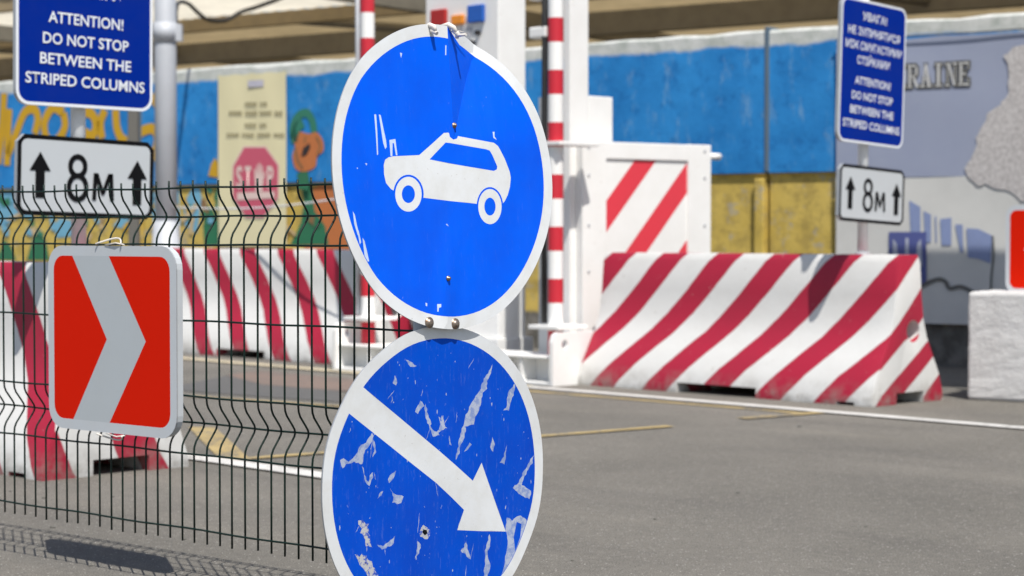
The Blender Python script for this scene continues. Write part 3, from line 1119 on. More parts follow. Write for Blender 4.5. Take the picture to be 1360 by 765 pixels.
barrier('concrete_barrier', 'red and white concrete barrier right of the round signs, in front of the ochre wall', (2.20, 10.85), R(46), 2.22, barrier_paint('barrier_paint_rising', -0.93, -0.343))
barrier('concrete_barrier', 'red and white concrete barrier partly hidden by the red chevron sign on the fence', (-1.55, 7.665), R(45), 2.22, barrier_paint('barrier_paint_falling', 0.78, -0.63))
barrier('concrete_barrier', 'red and white concrete barrier farthest back, seen through the fence under the stop banner', (-0.86, 14.12), R(45.5), 2.77, barrier_paint('barrier_paint_falling_far', 0.88, -0.67, 0.475, 0.42))

# ------------------------------------------------------------------ white concrete block and its chevron
AZB = R(45)
bp = on_ground(1284, 531)
MBk = Matrix((Vector((math.cos(R(34)), -math.sin(R(34)), 0)), Vector((math.sin(R(34)), math.cos(R(34)), 0)), Vector((0, 0, 1)))).transposed().to_4x4()
MBk.translation = bp
bm = bmesh.new()
box(bm, 0, 1.6, 0, 0.55, 0, 0.615)
bmesh.ops.subdivide_edges(bm, edges=bm.edges[:], cuts=14, use_grid_fill=True)
rnd = random.Random(9)
for v in bm.verts:
    v.co += Vector((rnd.uniform(-.002, .002), rnd.uniform(-.002, .002), rnd.uniform(-.003, .003) if v.co.z > 0.02 else 0))
blk = mesh_obj('concrete_block', bm, M['block_white'], matrix=MBk)
bevelled(blk, 0.02, 2, 50)
tag(blk, 'rough white painted concrete block at the right edge, before the map banner', 'concrete block')

# ------------------------------------------------------------------ chevron signs


def chevron_sign(matrix, name, label, group, w, h, flip, parts_from=None):
    root = thing(name, label, 'chevron sign', matrix, group)
    outl = rounded(w, h, 0.062)
    inner = rounded(w - 0.052, h - 0.056, 0.040)
    s = -1 if flip else 1

    def P(a, c):                      # fractions of the red field, from its left edge and its top
        return (s * (a - 0.5) * (w - 0.052), (0.5 - c) * (h - 0.056))
    chev = [P(.17, -.0), P(.49, -.0), P(.80, .50), P(.49, 1.0), P(.17, 1.0), P(.47, .50)]
    face = art_sheet('sign_face', outl, [(inner, 1), (chev, 2)], [M['border_white'], M['chevron_red'], M['chevron_white'], M['sheet_metal']], root, 0.004, 3)
    bm = bmesh.new()
    o2 = rounded(w - 0.004, h - 0.004, 0.06)
    i2 = rounded(w - 0.02, h - 0.02, 0.055)
    a = [bm.verts.new((x, 0.004, z)) for x, z in o2]
    b = [bm.verts.new((x, 0.024, z)) for x, z in o2]
    c = [bm.verts.new((x, 0.024, z)) for x, z in i2]
    d = [bm.verts.new((x, 0.004, z)) for x, z in i2]
    for r0, r1 in ((a, b), (b, c), (c, d)):
        for i in range(len(a)):
            bm.faces.new((r0[i], r0[(i + 1) % len(a)], r1[(i + 1) % len(a)], r1[i]))
    bmesh.ops.recalc_face_normals(bm, faces=bm.faces)
    mesh_obj('folded_rim', bm, M['border_white'], root)
    return root


AZF = math.atan2(0.649, 0.761)
FA = Vector((-1.484, 5.72, 0))
FD = Vector((math.cos(AZF), -math.sin(AZF), 0))
FN = Vector((math.sin(AZF), math.cos(AZF), 0))
cpt = on_plane(146.5, 451, FA - FN * 0.036, FN)
Mch = Matrix((FD, FN, Vector((0, 0, 1)))).transposed().to_4x4()
Mch.translation = cpt
ch = chevron_sign(Mch, 'chevron_sign', 'square red sign with a white chevron pointing right, tied to the mesh fence', 'red and white chevron signs', 0.556, 0.512, False)
for zz, sgn in ((0.258, 1), (-0.258, -1)):
    bm = bmesh.new()
    tube(bm, [(-0.055 + 0.11 * i / 10, -0.006 + 0.03 * math.sin(math.pi * i / 10), zz + sgn * (0.003 + 0.016 * math.sin(math.pi * i / 10))) for i in range(11)], 0.0024, 6)
    tube(bm, [(-0.02, 0.0, zz), (0.03, -0.004, zz + sgn * 0.006), (0.06, 0.002, zz + sgn * 0.001)], 0.002, 6)
    mesh_obj('tie_string', bm, M['plastic'], ch)
# the second one stands behind the white block
p2 = on_plane(1336, 331, Vector((2.75, 11.35, 0)), Vector((math.sin(R(38)), math.cos(R(38)), 0)))
az2 = R(38)
Mc2 = Matrix((Vector((math.cos(az2), -math.sin(az2), 0)), Vector((math.sin(az2), math.cos(az2), 0)), Vector((0, 0, 1)))).transposed().to_4x4()
Mc2.translation = p2 + Vector((math.cos(az2), -math.sin(az2), 0)) * 0.243
bz = MBk.inverted() @ Mc2.translation
c2 = chevron_sign(Mc2, 'chevron_sign', 'red sign with a white chevron, cut off by the right edge above the white block', 'red and white chevron signs', 0.49, 0.505, True)
for x in (-0.15, 0.15):
    bm = bmesh.new()
    tube(bm, [(x, 0.024, 0.22), (x, 0.024, -Mc2.translation.z + 0.60)], 0.014, 10)
    mesh_obj('mounting_bracket', bm, M['galv'], c2)

# ------------------------------------------------------------------ blue notices and distance plates on white poles


def sign_pole(matrix, label):
    root = thing('sign_pole', label, 'pole', matrix, 'white poles on the barriers')
    bm = bmesh.new()
    tube(bm, [(0, 0, 0.0), (0, 0, 1.62)], 0.03, 20)
    mesh_obj('pole_tube', bm, M['pole_white'], root)
    bm = bmesh.new()
    tube(bm, [(0, 0, 1.60), (0, 0, 1.63)], 0.032, 20)
    mesh_obj('pole_cap', bm, M['rubber'], root)
    bm = bmesh.new()
    tube(bm, [(0, 0, -0.008), (0, 0, 0.008)], 0.042, 20)
    mesh_obj('collar', bm, M['galv'], root)
    return root


def notice(matrix, label):
    root = thing('notice_sign', label, 'notice', matrix, 'blue striped column notices')
    w, h = 0.63, 0.80
    art_sheet('notice_panel', rounded(w, h, 0.055), [(rounded(w - 0.024, h - 0.024, 0.045), 1)], [M['letter_white'], M['notice_blue'], M['sheet_metal']], root, 0.022, 2)
    rows = [('УВАГА!', .115, .235), ('НЕ ЗУПИНЯТИСЯ', .225, .50), ('МІЖ СМУГАСТИМИ', .325, .545), ('СТІЙКАМИ', .425, .315), ('ATTENTION!', .567, .345),
            ('DO NOT STOP', .672, .395), ('BETWEEN THE', .772, .42), ('STRIPED COLUMNS', .872, .55)]
    for s_, f, wd in rows:
        text_obj('lettering', s_, wd, 0.044, 0, h / 2 - h * f, -0.0025, M['letter_white'], root, bold=0.014, tilt=R(1.2))
    for z in (-0.25, 0.25):
        bm = bmesh.new()
        box(bm, -0.05, 0.05, 0.0225, 0.034, z - 0.02, z + 0.02)
        mesh_obj('clamp', bm, M['galv'], root)
    return root


def plate(matrix, label):
    root = thing('distance_plate', label, 'distance plate', matrix, 'white 8 metre distance plates')
    w, h = 0.63, 0.315
    ch_ = lambda w, h, c: [(w / 2 - c, h / 2), (-w / 2 + c, h / 2), (-w / 2, h / 2 - c), (-w / 2, -h / 2 + c), (-w / 2 + c, -h / 2), (w / 2 - c, -h / 2), (w / 2, -h / 2 + c), (w / 2, h / 2 - c)]
    art_sheet('plate_panel', ch_(w, h, 0.03), [(rounded(w - 0.036, h - 0.036, 0.026), 1)], [M['black_paint'], M['sheet_white'], M['sheet_metal']], root, 0.022, 2)
    for x, dz in ((-0.215, 0.0), (0.235, -0.012)):
        prism_bm = bmesh.new()
        pts = [(x - .021, -.088 + dz), (x + .021, -.088 + dz), (x + .021, .018 + dz), (x + .047, .018 + dz), (x, .092 + dz), (x - .047, .018 + dz), (x - .021, .018 + dz)]
        vv = [prism_bm.verts.new((a, -0.0025, c)) for a, c in pts]
        f = prism_bm.faces.new(vv)
        f.normal_update()
        if f.normal.y > 0:
            f.normal_flip()
        mesh_obj('arrow', prism_bm, M['black_paint'], root)
    # figure 8 and letter M as strokes
    ring = lambda cx, cz, rx, rz: [(cx + rx * math.cos(2 * math.pi * k / 28), cz + rz * math.sin(2 * math.pi * k / 28)) for k in range(29)]
    flat_polys('lettering', [], -0.0025, M['black_paint'], root, [(ring(-.045, .043, .034, .038), .021), ])
    flat_polys('lettering', [], -0.0031, M['black_paint'], root, [(ring(-.045, -.041, .040, .047), .021)])
    m8 = [[(.022, -.088), (.041, -.088), (.047, .02), (.028, .02)], [(.028, .02), (.050, .02), (.076, -.05), (.068, -.07)], [(.118, .02), (.096, .02), (.068, -.05), (.076, -.07)], [(.106, -.088), (.125, -.088), (.119, .02), (.100, .02)]]
    flat_polys('lettering', m8, -0.0035, M['black_paint'], root)
    bm = bmesh.new()
    box(bm, -0.05, 0.05, 0.0225, 0.034, -0.02, 0.02)
    mesh_obj('clamp', bm, M['galv'], root)
    return root


def sign_group(px_axis, barrier_end, az_b, roll, from_end, first=None):
    ax = Vector((math.cos(az_b), -math.sin(az_b), 0))
    base = Vector((barrier_end[0], barrier_end[1], 0)) - ax * from_end
    nrm = Vector((math.sin(R(45)), -math.cos(R(45)), 0))
    mp_ = Matrix.Translation(base + Vector((0, 0, 0.828)))
    return base, nrm, mp_


baseR, nrm, mpR = sign_group(0, (2.20, 10.85), R(46), 0, 0.312)
baseL, _, mpL = sign_group(0, (-1.55, 7.665), R(45), 0, 0.265)
poleR = sign_pole(mpR, 'white sign pole on the barrier right of the round signs')
poleL = copy_tree(poleR)
poleL.matrix_world = mpL
poleL['label'] = 'white sign pole on the barrier behind the fenced chevron sign'
fr_n = lambda base, z, roll, off: frame(base + nrm * off + Vector((0, 0, z)), R(45), 0.0, roll)
nR = notice(fr_n(baseR, 1.842, R(2.6), 0.064), 'blue bilingual notice before the map banner, Ukrainian text above the English')
nL = copy_tree(nR)
nL.matrix_world = fr_n(baseL, 1.842, R(0.4), 0.064)
nL['label'] = 'large blue notice cut by the top edge, only its English lines in view'
pR = plate(fr_n(baseR, 1.160, R(2.6), 0.064), 'small white 8 m plate with arrows, in front of the map banner')
pL = copy_tree(pR)
pL.matrix_world = fr_n(baseL, 1.165, R(1.5), 0.064)
pL['label'] = 'large white 8 m plate with arrows, behind the top wire of the fence'

# ------------------------------------------------------------------ vehicle gate: beam, striped columns, cabinet, panel
AG = R(45)
gx = Vector((math.cos(AG), -math.sin(AG), 0))
gy = Vector((math.sin(AG), math.cos(AG), 0))
MG = Matrix((gx, gy, Vector((0, 0, 1)))).transposed().to_4x4()
MG.translation = Vector((0.274, 12.3, 0))          # +x along the gate line to the right and near, +y away; the right column stands here


def gl(px, py, yoff):
    """Gate-frame (x, z) of a pixel on the plane y = yoff."""
    m = MG.copy()
    m.translation = MG @ Vector((0, yoff, 0))
    p = MG.inverted() @ on_plane(px, py, m.translation, gy)
    return p.x, p.z


beam = thing('ground_beam', 'white welded steel base beam under the striped columns', 'steel beam', MG)
bm = bmesh.new()
box(bm, -1.93, 0.12, -0.16, 0.16, 0.165, 0.18)
box(bm, -1.93, 0.12, -0.02, 0.02, 0.02, 0.165)
box(bm, -1.93, 0.12, -0.18, 0.18, 0.0, 0.02)
bevelled(mesh_obj('beam', bm, M['machine_white'], beam), 0.004)
for x in (-1.62, -1.2, -0.78, -0.36, -0.16):
    bm = bmesh.new()
    box(bm, x - 0.012, x + 0.012, -0.15, -0.0205, 0.0205, 0.1645)
    mesh_obj('stiffener', bm, M['machine_white'], beam)
hx = 0.123
for x0 in (hx, -1.961):
    outl = [(-0.185, 0.0), (0.27, 0.0), (0.27, 0.27), (0.255, 0.315), (0.22, 0.33), (-0.135, 0.33), (-0.17, 0.315), (-0.185, 0.27)]
    bm = bmesh.new()
    hole = ellipse(-0.075, 0.255, 0.026, 0.032, 14)
    vs_ = [Vector(p) for p in outl + hole]
    no, nh = len(outl), len(hole)
    es = [(i, (i + 1) % no) for i in range(no)] + [(no + i, no + (i + 1) % nh) for i in range(nh)]
    V, E, F, _, _, _ = delaunay_2d_cdt(vs_, es, [], 0, 1e-6)
    vv = [bm.verts.new((x0, v.x, v.y)) for v in V]
    for tri_ in F:
        c = sum((V[i] for i in tri_), Vector((0, 0))) / 3
        if inside(c, outl) and not inside(c, hole):
            bm.faces.new([vv[i] for i in tri_])
    bmesh.ops.recalc_face_normals(bm, faces=bm.faces)
    r_ = bmesh.ops.extrude_face_region(bm, geom=bm.faces[:])
    for g in r_['geom']:
        if isinstance(g, bmesh.types.BMVert):
            g.co.x += 0.03
    bmesh.ops.recalc_face_normals(bm, faces=bm.faces)
    mesh_obj('end_plate', bm, M['machine_white'], beam)

# striped columns
REDS = [0.258 + 0.3265 * k for k in range(11)]


def striped_column(x, label):
    m = MG.copy()
    m.translation = MG @ Vector((x, 0, 0.18))
    root = thing('striped_column', label, 'striped column', m, 'red and white striped columns')
    bm = bmesh.new()
    seg = 20
    zs = [0.0]
    for r in REDS:
        for e in (r - 0.076 - 0.18, r + 0.076 - 0.18):
            if e > 0.01:
                zs.append(e)
    zs.append(3.45)
    rings = [[bm.verts.new((0.049 * math.cos(2 * math.pi * k / seg), 0.049 * math.sin(2 * math.pi * k / seg), z)) for k in range(seg)] for z in zs]
    for i, (a, b) in enumerate(zip(rings, rings[1:])):
        zc = (zs[i] + zs[i + 1]) / 2 + 0.18
        red = any(abs(zc - r) < 0.08 for r in REDS)
        for k in range(seg):
            f = bm.faces.new((a[k], a[(k + 1) % seg], b[(k + 1) % seg], b[k]))
            f.material_index = 1 if red else 0
            f.smooth = True
    bm.faces.new(rings[-1])
    mesh_obj('pole', bm, [M['machine_white'], M['column_red']], root)
    bm = bmesh.new()
    box(bm, -0.13, 0.13, -0.115, 0.16, 0.165, 0.19)
    bevelled(mesh_obj('flange', bm, M['machine_white'], root), 0.004)
    bm = bmesh.new()
    box(bm, -0.06, 0.10, -0.07, 0.30, 1.315, 1.34)
    bevelled(mesh_obj('flange', bm, M['machine_white'], root), 0.004)
    bm = bmesh.new()
    tube(bm, [(-0.075, -0.025, 0.20), (-0.078, -0.025, 1.0), (-0.075, -0.02, 2.0), (-0.078, -0.02, 2.9)], 0.02, 10)
    mesh_obj('cable', bm, M['rubber'], root)
    for z in (2.03, 2.27):
        bm = bmesh.new()
        box(bm, -0.20, -0.05, -0.04, 0.04, z - 0.035, z + 0.035)
        bevelled(mesh_obj('bracket', bm, M['machine_white'], root), 0.01)
    return root


scR = striped_column(0.0, 'red and white striped column right of the round signs, beside the striped gate panel')
scL = copy_tree(scR)
for c in scL.children:
    if c.name.startswith('cable'):
        c.data = c.data.copy()
        c.data.materials[0] = M['galv']
        c.name = 'conduit'
for c in [c for c in scL.children if c.name.startswith('bracket')]:
    bpy.data.objects.remove(c)
scL.matrix_world = MG @ Matrix.Translation(Vector((-1.80, 0, 0.18)))
scL['label'] = 'red and white striped column rising behind the left rim of the round car sign'

# control cabinet
m = MG.copy()
m.translation = MG @ Vector((0, 0, 0))
mc = MG.copy()
pc = on_plane(662, 311, MG @ Vector((0, 0.34, 0)), gy)
mc.translation = Vector((pc.x, pc.y, 0))
cab = thing('control_cabinet', 'tall white steel cabinet behind the round signs with red, orange and blue fittings', 'cabinet', mc)
bm = bmesh.new()
box(bm, -0.72, 0.0, 0.0, 0.26, 0.24, 3.2)
bevelled(mesh_obj('body', bm, M['machine_white'], cab), 0.008)
bm = bmesh.new()
box(bm, -0.78, 0.05, -0.06, 0.36, 0.0, 0.10)
box(bm, -0.75, 0.025, -0.03, 0.31, 0.10, 0.2395)
bevelled(mesh_obj('plinth', bm, M['machine_white'], cab), 0.006)


def cl(px, py):
    p = mc.inverted() @ on_plane(px, py, mc.translation, gy)
    return p.x, p.z


def fitting(name, px0, py0, px1, py1, d, mat):
    x0, z1 = cl(px0, py0)
    x1, z0 = cl(px1, py1)
    bm = bmesh.new()
    box(bm, x0, x1, -d, -0.001, z0, z1)
    bevelled(mesh_obj(name, bm, mat, cab), 0.008)


fitting('call_box', 575, 14, 595, 34, 0.03, M['box_red'])
fitting('warning_lamp', 602.5, 21, 618, 32, 0.03, M['lamp_orange'])
fitting('socket_box', 624, 8, 645, 29, 0.03, M['box_blue'])
for px, py in ((636.5, 43.5), (629, 57)):
    x, z = cl(px, py)
    bm = bmesh.new()
    tube(bm, [(x, -0.001, z), (x, -0.03, z)], 0.017, 12)
    mesh_obj('knob', bm, M['rubber'], cab)
x, z = cl(620, 44)
bm = bmesh.new()
box(bm, x - 0.05, x + 0.05, -0.012, -0.001, z - 0.05, z + 0.04)
mesh_obj('latch_plate', bm, M['galv'], cab)

# striped gate panel with its posts
ap = R(36)
pd = Vector((math.cos(ap), math.sin(ap), 0))
pn = Vector((-math.sin(ap), math.cos(ap), 0))
MP = Matrix((pd, pn, Vector((0, 0, 1)))).transposed().to_4x4()
p0 = Vector(((771 - 680) / FPX * 12.62, 12.62, 0))
MP.translation = p0
gate = thing('barrier_gate', 'white gate panel with diagonal red stripes, beside the striped column', 'gate', MP)
ql = lambda px, py: loc2d(px, py, MP)
xr, zt = ql(942, 192)
_, zt = ql(803, 188)
xs_, _ = ql(803, 300)
xq, _ = ql(912, 300)
zin = ql(803, 211)[1]
bm = bmesh.new()
box(bm, 0, xs_, -0.02, 0.06, 0.14, zt)
box(bm, xq, xr, -0.02, 0.06, 0.14, zt)
box(bm, xs_, xq, -0.017, 0.057, zin, zt - 0.002)
box(bm, xs_, xq, -0.017, 0.057, 0.14, 0.28)
bevelled(mesh_obj('gate_frame', bm, M['machine_white'], gate), 0.005)
# diagonal stripes cut to the panel
pan = [(xs_, 0.28), (xq, 0.28), (xq, zin), (xs_, zin)]
mats_ = [M['machine_white'], M['panel_red']]


def clip(poly, x0, x1):
    def cut(poly, f, g):
        out = []
        for i in range(len(poly)):
            p, q = poly[i], poly[(i + 1) % len(poly)]
            if f(p):
                out.append(p)
            if f(p) != f(q):
                out.append(g(p, q))
        return out

    def gx_(x):
        return lambda p, q: (x, p[1] + (q[1] - p[1]) * (x - p[0]) / (q[0] - p[0]))

    def gz_(z):
        return lambda p, q: (p[0] + (q[0] - p[0]) * (z - p[1]) / (q[1] - p[1]), z)
    poly = cut(poly, lambda p: p[0] > xs_ + .002, gx_(xs_ + .002))
    poly = cut(poly, lambda p: p[0] < xq - .002, gx_(xq - .002)) if poly else poly
    poly = cut(poly, lambda p: p[1] > 0.282, gz_(0.282)) if poly else poly
    poly = cut(poly, lambda p: p[1] < zin - .002, gz_(zin - .002)) if poly else poly
    return poly


A1, A2, A3, A4 = ql(872.7, 213), ql(843, 213), ql(804, 269), ql(804, 311)
slope = ((A2[1] - A3[1]) / (A2[0] - A3[0]) + (A1[1] - A4[1]) / (A1[0] - A4[0])) / 2
hgt = A3[1] - A4[1]
B1 = ql(911.4, 215.6)[1] - slope * (xq - xs_)
lay = []
c0 = (A3[1] + 0.0)
per = abs(c0 - B1)
for k in range(-2, 8):
    zz = c0 - per * k
    poly = clip([(xs_ - .3, zz - slope * .3), (xq + .3, zz + slope * (xq - xs_ + .3)), (xq + .3, zz - hgt * 1.0 + slope * (xq - xs_ + .3)), (xs_ - .3, zz - hgt * 1.0 - slope * .3)], 0, 0)
    if len(poly) > 2:
        lay.append((poly, 1))
art = art_sheet('striped_panel', pan, lay, mats_, gate, 0.006, 0)
art.location = (0, -0.004, 0)
bm = bmesh.new()
x1_, z1_ = ql(957, 201)
tube(bm, [(xr, 0.02, zt - 0.075), (xr + 0.11, 0.02, zt - 0.075)], 0.024, 12)
mesh_obj('locking_pin', bm, M['machine_white'], gate)
for x in (0.05, xr - 0.06):
    for z in (zt - 0.04, zt - 0.22, 1.0, 0.7):
        bm = bmesh.new()
        tube(bm, [(x, -0.0205, z), (x, -0.027, z)], 0.008, 8)
        mesh_obj('bolt_head', bm, M['galv'], gate)
# tall white mast and sheet behind the column
mm = MG.copy()
pm = on_plane(757, 311, MG @ Vector((0, 0.30, 0)), gy)
mm.translation = Vector((pm.x, pm.y, 0))
mast = thing('gate_mast', 'tall white steel post between the striped column and the gate panel', 'post', mm)
bm = bmesh.new()
box(bm, -0.06, 0.0, 0.0, 0.175, 0.0, 3.3)
bevelled(mesh_obj('post_tube', bm, M['machine_white'], mast), 0.006)
bm = bmesh.new()
box(bm, -0.03, -0.0, 0.18, 0.41, 1.2, 1.84)
bevelled(mesh_obj('side_plate', bm, M['machine_white'], mast), 0.006)
bm = bmesh.new()
box(bm, -0.34, -0.061, 0.06, 0.11, 0.02, 1.84)
mesh_obj('rear_panel', bm, M['sheet_metal'], mast)

# ------------------------------------------------------------------ lamp post, dark post, cable
pz = 16.2
lpx = (221 - 680) / FPX * pz
lamp = thing('galvanised_post', 'thick galvanised steel post behind the large blue notice', 'post', Matrix.Translation((lpx, pz, 0)))
bm = bmesh.new()
tube(bm, [(0, 0, 0), (0, 0, 4.6)], [0.093, 0.088], 24)
mesh_obj('post_tube', bm, M['galv'], lamp)
bm = bmesh.new()
tube(bm, [(0, 0, 2.52), (0, 0, 2.68)], 0.101, 24)
box(bm, 0.09, 0.14, -0.04, 0.04, 2.53, 2.67)
mesh_obj('collar', bm, M['galv'], lamp)
bm = bmesh.new()
tube(bm, [(0, 0, 0), (0, 0, 1.05)], [0.17, 0.105], 24)
mesh_obj('post_sleeve', bm, M['galv'], lamp)
bm = bmesh.new()
box(bm, -0.17, 0.17, -0.17, 0.17, 0, 0.025)
for k in range(3):
    pass
mesh_obj('base_plate', bm, M['galv'], lamp)
bm = bmesh.new()
tube(bm, [(0, 0, 4.6), (0, 0, 4.64), (0, 0, 4.68)], [0.094, 0.094, 0.05], 24)
mesh_obj('post_cap', bm, M['galv'], lamp)

cable = []
pa = on_plane(234, 14, (lpx, pz, 0), Vector((0, 1, 0)))
cpl = [(234, 30), (234, 14), (238, 3), (250, 5), (262, 16), (276, 26), (300, 27), (320, 16), (345, 8), (380, -6), (420, -30)]
cpts = []
for i, (px, py) in enumerate(smooth_line(cpl, 5)):
    yy = pz + 0.04 + 0.10 * i
    cpts.append(on_plane(px, py, (0, yy, 0), Vector((0, 1, 0))))
bm = bmesh.new()
tube(bm, cpts, [0.015 + 0.0002 * i for i in range(len(cpts))], 8)
tag(mesh_obj('overhead_cable', bm, M['rubber']), 'black cable sagging from the galvanised post to the canopy', 'cable')

ra = on_plane(226, 275, (lpx, pz, 0), Vector((0, 1, 0)))
rb = on_plane(486, 258, MG @ Vector((-1.875, -0.025, 0)), Vector((0, 1, 0)))
bm = bmesh.new()
tube(bm, [ra + (rb - ra) * (k / 12) - Vector((0, 0, 0.05 * math.sin(math.pi * k / 12))) for k in range(13)], 0.007, 6)
tag(mesh_obj('tape_line', bm, M['pole_white']), 'thin pale line stretched before the mural from the galvanised post to the striped column', 'line')

dz_ = 14.6
dpx = (178.5 - 680) / FPX * dz_
dp = thing('steel_post', 'slim dark grey post before the yellow wall lettering', 'post', Matrix.Translation((dpx, dz_, 0)))
bm = bmesh.new()
box(bm, -0.038, 0.038, -0.038, 0.038, 0.0, 1.98)
bevelled(mesh_obj('post_tube', bm, M['dark_post'], dp), 0.006)
bm = bmesh.new()
box(bm, -0.043, 0.043, -0.043, 0.043, 1.98, 1.995)
mesh_obj('post_cap', bm, M['rubber'], dp)

# ------------------------------------------------------------------ mesh fence
MF = Matrix((FD, FN, Vector((0, 0, 1)))).transposed().to_4x4()
MF.translation = FA
T0, T1 = -0.86, 1.715                               # from beyond the left edge of the frame to behind the round signs
fence = thing('mesh_fence', 'dark green welded wire fence with two folds, in the left foreground', 'fence', MF)
D = 0.036                                           # fold depth, away from the camera
ZW = [(0.158, 0), (0.358, 0), (0.435, D), (0.511, 0), (0.711, 0), (0.912, 0), (0.987, D), (1.062, 0)]
RW = 0.0027


def fold(zc):
    return [(zc - 0.072, 0.0), (zc - 0.058, 0.0015), (zc - 0.045, 0.007), (zc - 0.020, 0.026), (zc - 0.009, 0.0335), (zc, D), (zc + 0.009, 0.0335), (zc + 0.020, 0.026), (zc + 0.045, 0.007), (zc + 0.058, 0.0015), (zc + 0.072, 0.0)]


prof = [(0.124, 0.0), (0.25, 0.0)] + fold(0.435) + [(0.62, 0.0), (0.80, 0.0)] + fold(0.987) + [(1.080, 0.0)]
bm = bmesh.new()
rnd = random.Random(2)
nwire = int((T1 - T0) / 0.05)
for i in range(nwire + 1):
    x = T0 + 0.004 + i * 0.05 + rnd.uniform(-.0012, .0012)
    lean_ = rnd.uniform(-.003, .003)
    dz1, dz0 = rnd.uniform(-.003, .003), rnd.uniform(-.003, .003)
    pts = [(x + lean_ * (z - .6), y, z) for z, y in prof]
    pts[0] = (pts[0][0], 0, pts[0][2] + dz0)
    pts[-1] = (pts[-1][0], 0, pts[-1][2] + dz1)
    tube(bm, pts, RW, 8)
for z, y in ZW:
    pts = [(T0 + (T1 - T0) * k / 40, y + (RW * 1.7 if y > 0 else -RW * 1.7) + 0.0012 * math.sin(k * 0.7 + z * 9), z + 0.0012 * math.sin(k * 0.9 + z * 20)) for k in range(41)]
    tube(bm, pts, RW, 8)
mesh_obj('wire_panel', bm, M['fence_green'], fence)
for x in (T0 - 0.03, T1 + 0.03):
    bm = bmesh.new()
    box(bm, x - 0.025, x + 0.025, -0.02, 0.03, 0.0, 1.10)
    bevelled(mesh_obj('post', bm, M['fence_green'], fence), 0.004)

# ------------------------------------------------------------------ the two round signs
RD = 0.35
AZ1, LEAN1 = R(45), R(4)
C1 = on_plane(592.5, 234.5, (0, 4.49, 0), Vector((0, 1, 0)))
MS1 = frame(C1, AZ1, LEAN1, 0)
u1 = lambda px, py: loc2d(px, py, MS1)
n1 = -MS1.col[1].to_3d()
AZ2, LEAN2 = R(46), R(-0.5)
C2 = on_plane(583.0, 636.0, (0, 4.458, 0), Vector((0, 1, 0)))
MS2 = frame(C2, AZ2, LEAN2, 0)
u2 = lambda px, py: loc2d(px, py, MS2)

car_sign = thing('round_sign', 'round blue sign with a white car pictogram, dented, above the arrow sign', 'road sign', MS1, 'round blue road signs')
K0, K1, KE = u1(595, 30), u1(640, 74), u1(603, 184)


def dent(a, c):
    """Fold from the top rim down to the upper bolt, and slow buckling of the sheet."""
    d = 0.0
    if c > KE[1]:
        tt = (c - KE[1]) / (K0[1] - KE[1])
        xl = KE[0] + (K0[0] - KE[0]) * tt
        xrr = KE[0] + (K1[0] - KE[0]) * (c - KE[1]) / (K1[1] - KE[1])
        deep = 0.31 * (xrr - xl)
        if a > xl:
            d -= deep * min(1.0, (a - xl) / max(xrr - xl, 1e-4)) * max(0.0, 1 - max(0.0, a - xrr) / 0.26)
    d += 0.0034 * math.sin(a * 17 + 0.6) * math.cos(c * 6 + 1)
    d += 0.12 * max(0.0, -0.235 - 0.03 * c - a)                 # long shallow folds down the left side and the middle
    ax_ = 0.004 + 0.10 * min(0.0, c) - a
    if c < 0.12:
        d += 0.11 * math.exp(-max(0.0, ax_) / 0.09) * max(0.0, ax_) * min(1.0, (0.12 - c) / 0.2)
    if c < -0.1:
        d += 0.007 * math.exp(-((a + 0.012 - 0.15 * (c + 0.2)) / 0.026) ** 2) * min(1.0, (-0.1 - c) / 0.12)
    return d


circle = lambda r, n=120: [(r * math.cos(2 * math.pi * k / n), r * math.sin(2 * math.pi * k / n)) for k in range(n)]
pe = lambda u, cx, cy, rx, ry, n=30, tilt=0.0: [u(cx + rx * math.cos(t) , cy + ry * math.sin(t) + tilt * rx * math.cos(t)) for t in [2 * math.pi * k / n for k in range(n)]]
car = [(510, 232), (509.5, 219), (511.5, 212), (516, 209), (522, 207.6), (540, 206.8), (556.5, 206), (573, 191.5), (589.5, 176.6), (595, 176.2), (610, 181), (634, 185.6), (656, 189.7), (661.5, 194), (666, 202), (670.7, 211),
       (677.5, 228), (679, 236), (678, 248), (675, 259), (671, 267), (667, 271.7), (634.7, 271), (600, 267.4), (560.9, 262.5), (545, 262), (526, 255), (519, 251), (512.5, 243)]
win = [(570, 211.8), (591.6, 189.3), (597, 189.8), (646, 198.3), (650.5, 200), (654, 206), (660.6, 221), (660, 225), (656, 227), (610, 219.5)]
scr = [[(497, 152), (499.5, 152), (501, 175), (502, 205), (500.5, 206), (499, 178)], [(503, 152), (505.5, 153), (509, 170), (512.5, 186), (513.5, 195), (511.5, 198), (508.8, 190)],
       [(517, 186), (525, 184.6), (527.8, 206), (525.8, 206.4), (523, 190), (521.3, 190), (521, 207.5), (518.6, 207)], [(464, 281), (467, 286), (470, 300), (473, 311), (471, 313), (466, 298)],
       [(478, 316), (481, 320), (484, 331), (488, 347), (486, 348), (481, 340)], [(469.5, 303), (472.5, 307), (476, 322), (474, 325)], [(530, 70), (533, 71), (531.5, 77)], [(592.5, 60), (594, 60), (593.6, 73), (592.2, 73)],
       [(579, 404), (583.5, 404), (583.5, 408), (580.8, 409), (580.5, 414), (579, 414)], [(564.5, 402), (566.8, 403), (566.6, 407), (564.8, 406)], [(655, 175), (657.5, 175), (657, 181), (660, 186), (655.5, 183)],
       [(484, 217), (487, 217), (486, 220)], [(471, 223), (473, 223), (472.5, 225)]]
